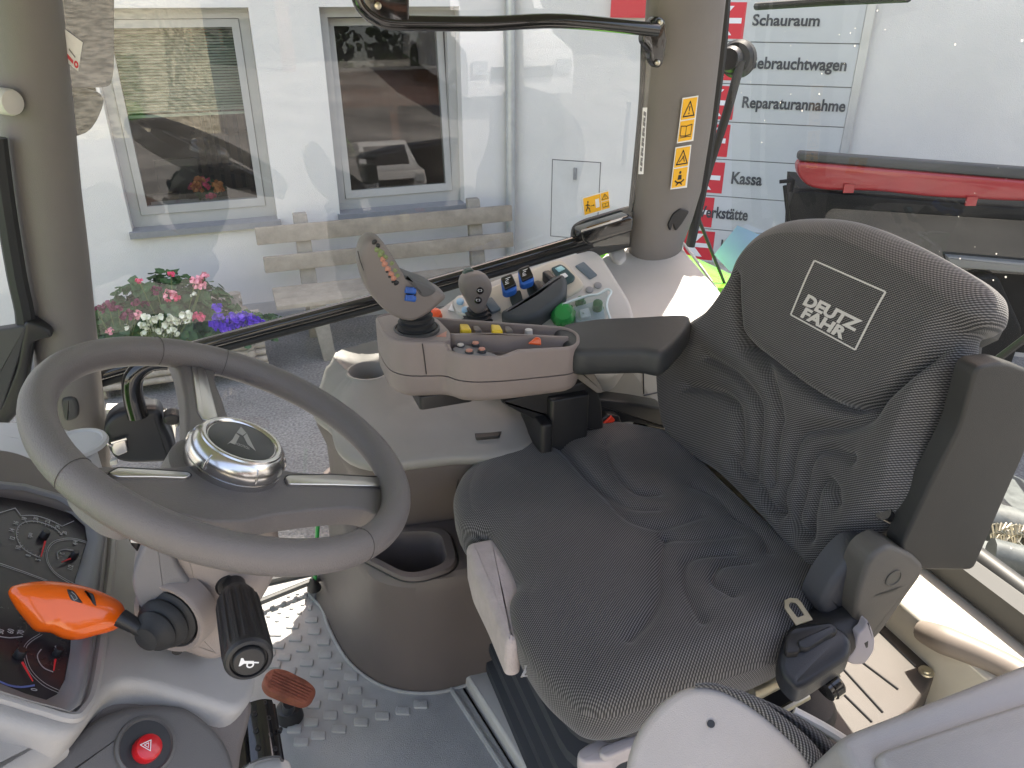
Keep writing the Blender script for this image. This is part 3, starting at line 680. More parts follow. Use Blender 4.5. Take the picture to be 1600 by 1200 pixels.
for i, (x, y, h, lab) in enumerate(((-4, -25, 10, 'leftmost broad tree beyond the shed'), (3, -27, 12, 'tall tree beyond the middle of the shed'), (10, -24, 10, 'round tree beyond the right part of the shed'), (17, -27, 13, 'tallest tree at the right beyond the shed'))):
    t = thing('broadleaf_tree', lab, 'tree', (x, y, GZ), 'trees beyond the shed'); c = V(x, y, GZ)
    m = MB(); m.add(tube([c, c+V(.1, 0, h*.3), c+V(0, .1, h*.75)], [.3, .22, .08], 10))
    for k in range(7):
        d = rv(); m.add(tube([c+V(0, 0, h*(.3+.05*k)), c+V(d.x*h*.25, d.y*h*.25, h*(.5+.05*k))], [.1, .03], 6))
    m.build('trunk', BARK, t)
    m = MB()
    cl = [c+V(random.gauss(0, h*.2), random.gauss(0, h*.2), h*random.uniform(.35, .95)) for _ in range(26)]
    for q in cl:
        for _ in range(90): m.add(leaf(q+rv()*h*.11*random.random()**.4, rv(), .22))
    m.build('crown', FOL, t, 0)

def gravel():
    m = bpy.data.materials.new('pale_gravel'); m.use_nodes = True; nt = m.node_tree; b = nt.nodes['Principled BSDF']; b.inputs['Roughness'].default_value = .95
    tc = nt.nodes.new('ShaderNodeTexCoord'); mp = nt.nodes.new('ShaderNodeMapping'); mp.inputs['Scale'].default_value = (3.2, 9, 9); nt.links.new(tc.outputs['Object'], mp.inputs[0])
    n1 = nt.nodes.new('ShaderNodeTexNoise'); n1.inputs['Scale'].default_value = 2.2; n1.inputs['Detail'].default_value = 5; nt.links.new(mp.outputs[0], n1.inputs['Vector'])
    cr = nt.nodes.new('ShaderNodeValToRGB'); cr.color_ramp.elements[0].position = .38; cr.color_ramp.elements[1].position = .62
    cr.color_ramp.elements[0].color = (.24, .22, .15, 1); cr.color_ramp.elements[1].color = (.55, .52, .40, 1); nt.links.new(n1.outputs[0], cr.inputs[0]); nt.links.new(cr.outputs[0], b.inputs['Base Color'])
    return m
N_ = 26; v = []; f = []
for i in range(N_):
    for j in range(12):
        x = -16+i*.68; t = j/11; e = max(0, min(1, (1.6-x)/1.6)); e = e*e*(3-2*e)
        v.append((x-1, -8.6-t*8.0, GZ+.004+(7.0*t*e+(.12*math.sin(i*1.7+j*2.1)*t*e))))
for i in range(N_-1):
    for j in range(11): f.append((i*12+j, i*12+j+1, (i+1)*12+j+1, (i+1)*12+j))
gb = obj('added_reflection_bank', v, f, gravel(), None, 60); gb['kind'] = 'structure'  # unseen slope added so the side glass mirrors a sunlit pale texture
# ================================================================== TRACTOR CAB SHELL
cab = thing('tractor_cab', 'grey trimmed tractor cab with large side and rear windows', 'tractor cab', (.3, .85, 0))
# floor mat with raised treads
MAT_ = mat('floor_mat_rubber', (.37, .37, .37), .55, var=.14, vscale=9, grain=.7, gscale=500)
m = MB(); m.add(prism([V(-.62, .15, 0), V(.44, .15, 0), V(.335, .88, 0), V(.285, 1.18, 0), V(.28, 1.62, 0), V(-.62, 1.62, 0)], (0, 0, -.03), .004, r=.02))
STUDS = ((400,325),(290,360),(190,405),(415,393),(305,435),(205,475),(470,455),(350,495),(240,545),(480,530),(372,578),(270,625),(540,597),(430,640),(325,700),(632,660),(515,703),(655,740),(540,775),(410,820),(740,815),(625,850),(510,885),(400,925),(300,965),(815,890),(690,925),(560,965),(440,1003),(340,1040),(935,860),(1040,822),(150,450),(150,520),(180,590))
SMALL = ((365,180),(410,205),(455,235),(350,228),(305,205),(390,255),(330,278),(285,250),(262,297),(235,228),(170,245),(215,275),(150,295),(130,345),(200,322),(110,260),(95,310),(320,165),(268,180))
for k, (x, y) in enumerate(STUDS):
    c = pz(380+x/3.75, 880+y/3.75, .004); sk = .005; a, b = .0145, .0098
    u = V(.93, -.36, 0); q = V(.25, .97, 0)
    m.add(prism([c+u*-a+q*-b+V(0, 0, .0005), c+u*a+q*-b+V(0, 0, .0005), c+u*a+q*b+V(0, 0, .0005), c+u*-a+q*b+V(0, 0, .0005)], (0, 0, -.008), .0022, r=.004, seg=2, bseg=2))
for (x, y) in SMALL:
    c = pz(380+x/3.75, 880+y/3.75, .004); u = V(.93, -.36, 0)*.005; q = V(.25, .97, 0)*.009
    m.add(prism([c-u-q, c+u-q, c+u+q, c-u+q], (0, 0, -.008), .002, r=.003, seg=2, bseg=2))
m.build('floor_mat', MAT_, cab)
m = MB(); m.add(prism([V(.455, .1, .03), V(1.2, .1, .03), V(1.2, 1.19, .03), V(.292, 1.19, .03), V(.342, .88, .03)], (0, 0, -.045), .008, r=.008))
m.build('seat_platform', LIGHT, cab)
m = MB(); m.add(box(-.62, 1.2, .1, 1.66, -.08, -.035)); m.build('floor_pan', DARKP, cab, 0)
m = MB(); m.add(tube([V(.40, .2, .001), V(.318, .88, .001), V(.270, 1.13, .001)], .006, 8)); m.build('mat_lip', MAT_, cab)
# pillars
def pillar(pts, name, m_, Y=1.6, dy=.05, par=None):
    """pts: (y, xl, xr) in the photo -> rounded column at depth Y"""
    rings = []
    for y, a, b in pts:
        A, B = py(a, y, Y), py(b, y, Y); c = (A+B)/2; r = (B-A).length/2
        rings.append([c+V(math.cos(t)*r*(1 if abs(math.cos(t)) < .99 else 1), math.sin(t)*dy, 0) for t in [2*math.pi*k/28 for k in range(28)]])
    mm = MB(); mm.add(loft(rings)); return mm.build(name, m_, par or cab)
pA = pillar([(-260, -90, 62), (0, -30, 99), (150, -8, 114), (300, 12, 128), (400, 27, 140), (500, 43, 150), (600, 58, 160), (700, 70, 172), (900, 85, 190), (1050, 95, 200)], 'front_pillar', PILLAR, 1.58, .055)
pB = pillar([(-260, 1030, 1150), (0, 1012, 1131), (100, 1006, 1120), (200, 1000, 1108), (300, 990, 1092), (345, 985, 1078), (385, 985, 1062), (480, 985, 1055)], 'rear_pillar', PILLAR, 1.60, .05)
def pstrip(pts, r, m_, name, Y, par):
    mm = MB(); mm.add(tube([py(x, y, Y) for x, y in pts], r, 8, sub=4)); return mm.build(name, m_, par)
pstrip([(1139, -100), (1129, 60), (1117, 160), (1102, 270), (1088, 340), (1078, 385)], .012, RUBBER, 'rubber_seal', 1.62, pB)
pstrip([(1120, -100), (1110, 100), (1098, 200), (1082, 300), (1066, 345)], .006, CREAM, 'trim_edge', 1.575, pB)
pstrip([(1006, 60), (1003, 150), (994, 250), (986, 330)], .007, RUBBER, 'rubber_seal', 1.60, pB)
pstrip([(-6, 215), (8, 320), (26, 430), (40, 505), (30, 575), (8, 640), (-20, 690)], .016, RUBBER, 'rubber_seal', 1.52, pA)
mm = MB(); mm.add(prism([py(*p, 1.50) for p in ((38, 500), (62, 508), (78, 518), (82, 528), (70, 530), (50, 535), (34, 640), (-40, 720), (-80, 700), (0, 640), (26, 575))], (0, .05, 0), .006, r=.02)); mm.build('bracket_trim', BLACK, pA)
mm = MB(); mm.add(lathe(py(4, 158, 1.52), V(.75, -.7, -.05), [(-.03, .021), (.018, .021), (.024, .019), (.026, .014), (.027, .0)], 24)); mm.build('trim_plug', CREAM, pA)
mm = MB(); mm.add(prism([py(*p, 1.52) for p in ((94, 622), (118, 620), (124, 640), (122, 655), (100, 662))], (0, .04, 0), .008, r=.015)); mm.build('latch_recess', DARKP, pA)
mm = MB()
mm.add(prism([py(*p, 1.50) for p in ((-60, 524), (20, 512), (44, 508), (30, 560), (0, 650), (-60, 690))], (0, .02, 0), .004, r=.01)); mm.build('lower_corner_trim', DARKP, pA)
# seam grooves: window glass on the right side
SY = 1.63
def gl(pts, f, val, name, m_, th=.0, lab=None):
    P = [f(*p, val) for p in pts]; return obj(name, P, [tuple(range(len(P)))], m_, cab, 0, label=lab)
sg_ = obj('side_window', [V(-.62, SY, .02), V(1.02, SY, .02), V(.93, SY-.07, 1.62), V(-.42, SY-.07, 1.62)], [(0, 1, 2, 3)], GLASS, cab, 0)
RX = 1.17
rg_ = obj('rear_window', [V(RX+.02, 1.55, .42), V(RX+.05, -.02, .36), V(RX-.06, .05, 1.62), V(RX-.04, 1.57, 1.62), V(RX-.02, 1.64, 1.1)], [(0, 1, 2, 3, 4)], GLASSR, cab, 0)
# silver/black door bar
A_, B_ = py(200, 572, 1.6), py(985, 345, 1.6)
mm = MB(); mm.add(tube([py(120, 596, 1.6), py(330, 535, 1.6), py(650, 450, 1.6), py(930, 368, 1.6)], .0135, 14, sub=4)); db = mm.build('window_bar', BLACKG, cab)
mm = MB(); mm.add(tube([py(120, 610, 1.602), py(330, 549, 1.602), py(650, 463, 1.602), py(925, 382, 1.602)], .009, 10, sub=4)); mm.build('glass_seal', RUBBER, db)
# latch box at the bar's rear end
lt = thing('door_latch', 'glossy black door latch block where the window bar meets the rear pillar', 'latch', py(950, 365, 1.57))
mm = MB(); mm.add(prism([py(*p, 1.60) for p in ((894, 372), (897, 354), (915, 344), (990, 322), (992, 385), (930, 402), (896, 396))], (0, .012, 0), .003, r=.012)); mm.build('backing_plate', RUBBER, lt)
mm = MB(); mm.add(prism([py(*p, 1.55) for p in ((908, 361), (985, 337), (991, 341), (989, 362), (922, 384), (912, 378))], (0, .04, 0), .006, r=.008)); mm.build('latch_body', BLACKG, lt)
mm = MB(); mm.add(prism([py(908, 360, 1.548), py(970, 341, 1.548), py(985, 336, 1.575), py(930, 352, 1.575)], (0, 0, -.004), .001, r=.002)); mm.build('latch_cover', CHROME2, lt)
# roof and left door frame (out of frame, gives the cab its shade)
mm = MB(); mm.add(bbox(-.75, 1.18, .12, 1.92, 1.62, 1.80, .03)); rf = mm.build('roof', CREAM, cab)
mm = MB(); mm.add(bbox(-.72, 1.15, .14, 1.60, 1.60, 1.618, .003)); mm.build('headliner', mat('beige_headliner', (.42, .38, .31), .9), rf)
for (a, b) in ((V(-.62, .08, -.05), V(-.45, .15, 1.62)), (V(1.22, -.02, .3), V(1.08, .08, 1.62))):
    mm = MB(); mm.add(tube([a, b], .04, 12)); mm.build('door_pillar', PILLAR, cab)
mm = MB(); mm.add(obox((-.95, .1, .55), (.25, 0, 1.07), (0, 1.5, 0), (-.01, 0, 0))); wsn = obj('windscreen', [V(-.92, .1, .55), V(-.92, 1.6, .55), V(-.6, 1.55, 1.62), V(-.6, .15, 1.62)], [(0, 1, 2, 3)], GLASS, cab, 0)
mm = MB(); mm.add(prism([V(-3.2, .35, .35), V(-.95, .35, .55), V(-.95, 1.3, .55), V(-3.2, 1.3, .35)], (0, 0, -.8), .06, r=.15)); mm.build('bonnet', GREENP, cab)
# right rear fender console: pale moulding catching the sun
def ff(x, y, z=.72): return pz(x, y, z)
fp = [(957, 402), (985, 392), (1000, 375), (1040, 392), (1062, 385), (1090, 408), (1128, 455), (1140, 470), (1150, 520), (1090, 560), (1000, 545), (955, 520), (935, 480), (905, 430)]
FZ = .70
def fcon(x, y):
    return pn(x, y, (.95, 1.45, FZ), (-.10, -.28, 1))
mm = MB(); mm.add(prism([fcon(*p) for p in ((940, 398), (978, 380), (1000, 365), (1060, 372), (1075, 395), (1128, 455), (1180, 530), (1080, 545), (1000, 535), (930, 530), (900, 480))], (0, 0, -.05), .012, r=.02)); fc = mm.build('fender_console', LIGHT, cab)
mm = MB(); P = [fcon(*p)+V(0, 0, .012) for p in ((948, 392), (966, 384), (975, 389), (979, 408), (968, 416), (958, 412))]; mm.add(prism(P, (0, 0, -.02), .008, r=.012)); mm.build('moulded_pad', LIGHT, fc)
mm = MB(); mm.add(tube([fcon(935, 430)+V(0, 0, .001), fcon(970, 500)+V(0, 0, .001), fcon(985, 560)+V(0, 0, .001)], .0012, 6)); mm.build('panel_seam', BLACK, fc)
# inner side panel below the armrest
mm = MB(); mm.add(prism([py(*p, 1.50) for p in ((905, 470), (1120, 470), (1120, 760), (890, 760))], (0, .05, 0), .006, r=.01)); sp_ = mm.build('side_panel', mat('beige_side_panel', (.40, .375, .33), .5, grain=.4), cab)
mm = MB(); mm.add(tube([py(1005, 560, 1.499), py(1006, 615, 1.499)], .0015, 6)); mm.add(tube([py(1006, 618, 1.499), py(1060, 606, 1.499)], .002, 6)); mm.build('panel_seam', DARKP, sp_)
# green outer fender behind the rear corner
mm = MB(); rr = []
for k in range(12):
    t = k/11*1.5; c = V(1.02+.75*math.sin(t)*1.0, 0, .62-.55*(1-math.cos(t))); rr.append([c+V(0, 1.62, .0), c+V(0, 2.12, -.02), c+V(0, 2.12, -.05), c+V(0, 1.62, -.03)])
mm.add(loft(rr)); mm.build('fender', GREENP, cab)
# hitch and springs seen low through the rear window
IR = mat('cast_iron', (.09, .10, .10), .5, metal=.3, var=.35, vscale=25)
ht = thing('rear_hitch', 'grey iron hitch with coiled springs behind the cab', 'hitch', (1.9, .7, -.5))
mm = MB()
for (a, b, r) in ((V(1.5, 1.15, .15), V(2.3, .55, .05), .05), (V(1.45, .9, .2), V(2.2, .3, .1), .035), (V(1.6, 1.3, -.1), V(1.7, .4, -.1), .07)): mm.add(tube([a, b], r, 10))
mm.build('lift_arm', IR, ht)
for a, b in ((px(1552, 826, 1.6), px(1640, 832, 1.6)), (px(1552, 842, 1.6), px(1600, 846, 1.6))):
    mm = MB(); d = (b-a); n = 60; u = d.normalized().orthogonal(); v_ = d.normalized().cross(u)
    mm.add(tube([a+d*(k/n)+(u*math.cos(k*1.5)+v_*math.sin(k*1.5))*.011 for k in range(n)], .003, 5)); mm.build('spring', STEEL, ht)
mm = MB(); mm.add(bbox(1.3, 2.2, .2, 1.4, -.35, -.05, .03)); mm.build('rear_axle_cover', IR, ht)
mm = MB(); mm.add(tube([px(1560, 560, 2.2), px(1640, 500, 2.2)], .012, 8)); mm.add(tube([px(1540, 600, 2.2), px(1600, 700, 2.2), px(1650, 640, 2.2)], .012, 8)); mm.build('hose', BLACK, ht)
# cab rear: sill, floor panel, wall
CRM = mat('cream_rear_trim', (.55, .52, .45), .5, grain=.4)
mm = MB(); mm.add(bbox(1.0, RX, .0, 1.5, .05, .34, .01)); rs = mm.build('rear_sill', CRM, cab)
a, b = px(1380, 745, RX-.02), px(1700, 1010, RX-.02)
mm = MB(); mm.add(tube([V(RX-.0, 1.5, .40), V(RX-.0, -.05, .37)], .022, 12)); mm.add(obox((RX-.06, -.05, .345), (.07, 0, 0), (0, 1.55, 0), (0, 0, .05))); mm.build('window_frame', mat('frame_dark', (.035, .036, .036), .5), cab)
def fl(x, y, z=.26): return pz(x, y, z)
PZ = .27
BRN = mat('shade_darkened_brown', (.07, .058, .05), .55, grain=.4)  # brown deepened to stand in for shade missing on this panel
mm = MB(); mm.add(prism([pz(*p, PZ) for p in ((1340, 870), (1408, 950), (1440, 985), (1448, 1030), (1462, 1055), (1428, 1105), (1380, 1140), (1330, 1200), (1240, 1200), (1230, 1080), (1260, 950))], (0, 0, -.1), .005, r=.012)); bp_ = mm.build('rear_floor_panel', BRN, cab)
mm = MB()
for a, b in (((1375, 988), (1431, 1042)), ((1326, 1019), (1403, 1077)), ((1317, 1045), (1379, 1113)), ((1308, 1075), (1362, 1128))): mm.add(tube([pz(*a, PZ+.0005), pz(*b, PZ+.0005)], .0022, 6))
mm.build('groove', BLACK, bp_)
for c in ((1423, 989), (1447, 1050)):
    mm = MB(); mm.add(lathe(pz(*c, PZ), (0, 0, 1), [(0, .013), (.003, .012), (.003, .008), (.006, .007), (.006, .0)], 16)); mm.build('bolt', STEEL, bp_)
mm = MB(); mm.add(prism([pz(*p, .20) for p in ((1180, 1060), (1560, 1060), (1560, 1260), (1100, 1260))], (0, 0, -.1), .005, r=.012)); mm.build('rear_floor', CRM, cab)
mm = MB(); mm.add(tube([pz(1440, 985, .33), pz(1475, 1000, .345), pz(1530, 1022, .35), pz(1590, 1052, .35), pz(1640, 1090, .35)], [.018, .024, .022, .022, .024], 14, sub=5)); mm.build('air_duct', mat('duct_brown_grey', (.20, .17, .145), .5), cab)
mm = MB(); mm.add(lathe(px(1550, 960, 1.13), (-.3, -.3, 1), [(-.02, .016), (.0, .016), (.01, .012), (.022, .012), (.026, .008), (.026, 0)], 16)); mm.build('wiper_motor_knob', GREYP, cab)
# ---------------------------------------------------------------- grab rail across the top of the side window
gr = thing('grab_rail', 'black grab rail crossing the side window near the top', 'rail', py(1025, 60, 1.56))
Yg = 1.50
mm = MB(); mm.add(tube([py(640, 36, Yg), py(760, 37, Yg), py(880, 33, Yg), py(1026, 47, Yg+.02)], .0135, 14, sub=5)); mm.build('bar', BLACKG, gr)
mm = MB(); mm.add(tube([py(640, 36, Yg), py(600, 33, Yg), py(572, 16, Yg), py(560, -8, Yg), py(556, -60, Yg)], .0135, 12, sub=5)); mm.build('bent_end', BLACKG, gr)
mm = MB(); mm.add(prism([py(*p, Yg-.012) for p in ((566, -30), (640, -30), (640, 46), (600, 44), (574, 26), (566, 8))], (0, .02, 0), .004, r=.012)); mp = mm.build('end_plate', BLACKG, gr)
mm = MB(); mm.add(lathe(py(590, 9, Yg-.013), (0, -1, 0), [(0, .007), (.004, .006), (.006, .0)], 12)); mm.build('bolt', STEEL, mp)
mm = MB(); mm.add(prism([py(*p, Yg+.02) for p in ((1016, 34), (1026, 24), (1040, 30), (1043, 60), (1036, 100), (1028, 108), (1018, 98), (1016, 78), (1004, 66), (1006, 50))], (0, .02, 0), .004, r=.01)); bk_ = mm.build('bracket', BLACKG, gr)
for c in ((1031, 35), (1027, 98)):
    mm = MB(); mm.add(lathe(py(*c, Yg+.018), (0, -1, 0), [(0, .006), (.004, .005), (.006, .0)], 12)); mm.build('bolt', STEEL, bk_)
# ---------------------------------------------------------------- outside mirrors
MIRG = mat('mirror_glass', (.42, .42, .39), .06, metal=1, var=.05)
MY = 1.95
def mirror(pts, name, label, Y, nrm):
    c = py(*pts[len(pts)//2], Y); t = thing(name, label, 'mirror', c)
    P = [pn(x, y, c, nrm) for x, y in pts]; n = Vector(nrm).normalized(); n = n if n.y < 0 else -n
    m1 = MB(); m1.add(prism(P, -n*.05, .012, r=.05, seg=6)); m1.build('housing', BLACK, t)
    Q = [q+n*.002 for q in inset(rnd(P, .05, 6), .007, n)]; obj('mirror_pane', Q, [tuple(range(len(Q)))], MIRG, t, 0); return t
mirror([(60, -120), (182, -120), (181, 110), (174, 139), (120, 142), (60, 140)], 'main_mirror', 'large outside mirror beside the front pillar', MY, tuple((V(.75, .25, -.6).normalized()-ray(140, 60).normalized())))
mirror([(60, 146), (164, 146), (163, 165), (152, 192), (138, 210), (120, 217), (60, 217)], 'wide_angle_mirror', 'small curved outside mirror below the large one', MY-.03, tuple((V(.8, .55, -.45).normalized()-ray(140, 180).normalized())))
mm = MB(); mm.add(tube([py(110, 141, MY+.05), py(150, 141, MY+.05)], .008, 8)); mm.add(tube([py(90, -100, MY+.06), py(92, 220, MY+.06)], .014, 8)); mm.add(tube([py(92, -60, MY+.06), py(20, -80, 1.66)], .014, 8)); tag(mm.build('mirror_arm', BLACK, None), 'thin black arm carrying the two outside mirrors', 'mirror arm')
# ---------------------------------------------------------------- rear wiper
wp_ = thing('rear_wiper', 'black wiper arm with oval pivot cap on the rear window', 'wiper', px(1150, 92, 1.2))
WX = 1.19
def wq(x, y, d=0): x += 7; return pn(x, y, (1.2, 1.68, 1.0), (.5, .86, 0))+V(-.3, -.9, 0)*d
mm = MB(); c = wq(1148, 92, .03); mm.add(lathe(wq(1152, 92), V(-.85, -.5, .05), [(0, .036), (.012, .043), (.028, .043), (.036, .036), (.038, 0)], 28)); mm.add(lathe(wq(1141, 92, .01), V(-.85, -.5, .05), [(0, .026), (.028, .030), (.04, .024), (.042, 0)], 24)); mm.build('pivot_cap', BLACK, wp_)
mm = MB(); mm.add(tube([wq(1143, 92, .05), wq(1137, 115, .045), wq(1122, 180, .03), wq(1103, 245, .02), wq(1090, 288, .02)], [.009, .011, .011, .010, .010], 10, sub=4)); mm.build('arm', BLACK, wp_)
mm = MB(); mm.add(tube([wq(1092, 288, .01), wq(1082, 335, .0)], .0045, 8)); mm.add(tube([wq(1082, 335, .0), wq(1100, 380, .0), wq(1130, 455, .0)], [.005, .005, .004], 8)); mm.build('blade', RUBBER, wp_)
mm = MB(); mm.add(lathe(wq(1080, 334, .01), (-.6, -.8, 0), [(-.01, .012), (.012, .012), (.014, .008)], 14)); mm.build('clamp', BLACK, wp_)
mm = MB(); mm.add(prism([py(*p, 1.545) for p in ((1044, 352), (1052, 335), (1064, 326), (1078, 330), (1066, 350), (1056, 362), (1052, 348), (1048, 362))], (0, .012, 0), .002, r=.006)); tag(mm.build('latch_hook', BLACK, None), 'black hooked catch at the foot of the rear pillar', 'catch')
# glass edge of the opened rear quarter
mm = MB()
for a, b in (((1062, 372), (1120, 452)), ((1075, 388), (1112, 440))): mm.add(tube([py(*a, 1.58), py(*b, 1.50)], .003, 6))
mm.build('glass_edge', CREAM, cab)
mm = MB(); mm.add(tube([px(1182, 10, 1.3), px(1300, 2, 1.3), px(1420, -4, 1.3)], .009, 8)); tag(mm.build('top_wiper_blade', RUBBER, None), 'dark wiper blade along the top edge of the rear window', 'wiper blade')
# ---------------------------------------------------------------- warning stickers
def sticker(name, label, P, art, bg_=STICKW, par=None):
    """P: four corners tl,tr,br,bl"""
    tl, tr, br, bl_ = P; u = (tr-tl); v_ = (bl_-tl); n = u.cross(v_).normalized(); n = n if n.dot(CAM-tl) > 0 else -n
    t = tag(obj(name, [tl+n*.001, tr+n*.001, br+n*.001, bl_+n*.001], [(0, 1, 2, 3)], bg_, None, 0), label, 'sticker') if par is None else None
    T = lambda a, b, h=.0016: tl+u*a+v_*b+n*h
    art(t, T); return t
def yel(t, T, a, b, c, d): obj('yellow_field', [T(a, b), T(c, b), T(c, d), T(a, d)], [(0, 1, 2, 3)], STICKY, t, 0)
def triangle(t, T, cx, cy, s, asp, fn=None):
    T2 = lambda a, b: T(cx+a*s, cy-b*s*asp, .0022); mm = MB()
    mm.add(line2d([(-1, -.8), (1, -.8), (0, .9)], .16, T2, True))
    if fn == '!': mm.add(poly2d([(-.12, .35), (.12, .35), (.06, -.25), (-.06, -.25)], T2)); mm.add(poly2d([(-.1, -.4), (.1, -.4), (.1, -.58), (-.1, -.58)], T2))
    if fn == 'h': mm.add(line2d([(-.5, -.5), (0, -.1), (.1, .2), (.4, -.5)], .14, T2))
    mm.build('warning_triangle', BLACKI, t, 0)
def book(t, T, cx, cy, s, asp):
    T2 = lambda a, b: T(cx+a*s, cy-b*s*asp, .0022); mm = MB()
    mm.add(line2d([(-1, .7), (-.1, .6), (0, .5), (.1, .6), (1, .7), (1, -.6), (.1, -.7), (0, -.75), (-.1, -.7), (-1, -.6)], .12, T2, True)); mm.add(line2d([(0, .5), (0, -.75)], .1, T2)); mm.add(line2d([(-1, -.85), (1, -.85)], .1, T2)); mm.build('book_symbol', BLACKI, t, 0)
def art1(t, T):
    yel(t, T, .06, .03, .94, .485); yel(t, T, .06, .515, .94, .97); triangle(t, T, .52, .27, .34, .55, '!'); book(t, T, .48, .74, .34, .5)
def art2(t, T):
    yel(t, T, .06, .03, .94, .485); yel(t, T, .06, .515, .94, .97); triangle(t, T, .52, .27, .34, .55, 'h'); mm = MB(); T2 = lambda a, b: T(.5+a*.3, .76-b*.165, .0022)
    mm.add(ring2d((0, .85), 0.01, .22, T2, 16)); mm.add(poly2d([(-.32, .5), (.32, .5), (.42, -.2), (-.42, -.2)], T2)); mm.add(line2d([(-.9, -.3), (-.4, -.6), (.4, -.6), (.9, -.3)], .22, T2)); mm.add(line2d([(-.6, -.95), (0, -.6), (.6, -.95)], .2, T2)); mm.build('seated_figure_symbol', BLACKI, t, 0)
def art3(t, T):
    yel(t, T, .03, .06, .66, .94); yel(t, T, .68, .06, .97, .49); yel(t, T, .68, .52, .97, .94); triangle(t, T, .825, .28, .12, 1.3, '!'); book(t, T, .825, .72, .11, 1.2)
    mm = MB(); T2 = lambda a, b: T(.17+a*.12, .56-b*.3, .0022)
    mm.add(ring2d((.15, .85), .01, .2, T2, 12)); mm.add(line2d([(.05, .5), (-.1, -.1), (-.6, -.6)], .28, T2)); mm.add(line2d([(-.1, -.1), (.45, -.35), (.5, -.9)], .22, T2)); mm.add(line2d([(-.6, .3), (0, .4), (.6, .1)], .18, T2)); mm.add(line2d([(.9, 0), (1.7, 0)], .1, T2)); mm.add(poly2d([(1.7, .18), (2.1, 0), (1.7, -.18)], T2)); mm.build('exit_symbol', BLACKI, t, 0)
    obj('door_symbol', [T(.46, .28, .002), T(.60, .28, .002), T(.60, .74, .002), T(.46, .74, .002)], [(0, 1, 2, 3)], STICKW, t, 0)
SYk = 1.548
def S(x, y, Y=SYk): return py(x, y, Y)
sticker('warning_sticker', 'upper yellow warning sticker with book symbol on the rear pillar', [S(1066, 153), S(1091, 149), S(1083, 220), S(1057, 224)], art1)
sticker('warning_sticker', 'lower yellow warning sticker with seated figure symbol on the rear pillar', [S(1055, 230), S(1080, 226), S(1073, 293), S(1047, 296)], art2)
def SG(x, y): return pn(x, y, (0, SY, .02), (0, 1, .07/1.6))+V(0, -.004, 0)
sticker('exit_sticker', 'yellow emergency exit sticker low on the side window', [SG(908, 308), SG(950, 296), SG(952, 325), SG(911, 337)], art3)
def artv(t, T):
    mm = MB()
    for i in range(6): mm.add(line2d([(.25, .08+i*.15), (.75, .10+i*.15), (.7, .18+i*.15), (.3, .17+i*.15)], .06, lambda a, b: T(a, b, .002)))
    mm.build('print', mat('sticker_grey_ink', (.2, .2, .2), .5, var=0), t, 0)
sticker('glass_marking', 'narrow white strip label on the edge of the rear pillar', [S(1004, 168), S(1011, 168), S(1005, 272), S(997, 272)], artv)
def artw(t, T):
    v, f = text('SERVICE', (.6, .10), lambda a, b: T(.25+a, .55-b, .002), .01); obj('lettering', v, f, BLACKI, t, 0)
    obj('red_band', [T(.15, .68, .002), T(.95, .68, .002), T(.95, .92, .002), T(.15, .92, .002)], [(0, 1, 2, 3)], SRED, t, 0)
def art0(t, T):
    obj('grey_print', [T(.35, .5, .002), T(.7, .62, .002), T(.7, .68, .002), T(.35, .56, .002)], [(0, 1, 2, 3)], mat('sticker_grey_ink', (.2, .2, .2), .5, var=0), t, 0)
    mm = MB(); mm.add(poly2d([(.1, .66), (.62, .80), (.62, .92), (.1, .80)], lambda a, b: T(a, b, .002))); mm.add(ring2d((.78, .86), .05, .12, lambda a, b: T(a, b, .002), 16)); mm.build('red_print', SRED, t, 0)
sticker('glass_sticker', 'small white sticker with red print on the side window below the mirror', [SG(100, 44), SG(130, 66), SG(123, 111), SG(96, 90)], art0)
BFILM = mat('pale_blue_film', (.33, .50, .95), .3, var=.05); BFILM.node_tree.nodes['Principled BSDF'].inputs['Alpha'].default_value = .9
mm = MB(); P = [pn(x, y, (RX+.01, 1.5, .5), (1, 0, .08)) for x, y in ((1116, 398), (1152, 352), (1200, 372), (1178, 420), (1140, 424))]
bd = tag(obj('blue_window_film', P, [tuple(range(len(P)))], BFILM, None, 0), 'transparent pale blue diamond sticker on the rear window corner', 'sticker')
# cream sunlit strip and green wand low at the door
gw = thing('green_wand', 'thin green rod with black foot standing by the door sill', 'rod', py(492, 915, 1.5))
mm = MB(); mm.add(tube([py(498, 790, 1.5), py(492, 905, 1.5)], .005, 10)); mm.build('rod', GREEN, gw)
mm = MB(); mm.add(lathe(py(491, 920, 1.5), (0, 0, 1), [(0, .017), (.004, .017), (.03, .007), (.034, .005)], 16)); mm.build('foot', BLACK, gw)
mm = MB(); mm.add(tube([pz(395, 945, .03), pz(500, 903, .03)], .008, 8)); mm.add(obox(V(-.6, 1.58, -.03), (1.6, 0, 0), (0, .06, 0), (0, 0, .045))); mm.build('door_sill', DARKP, cab)
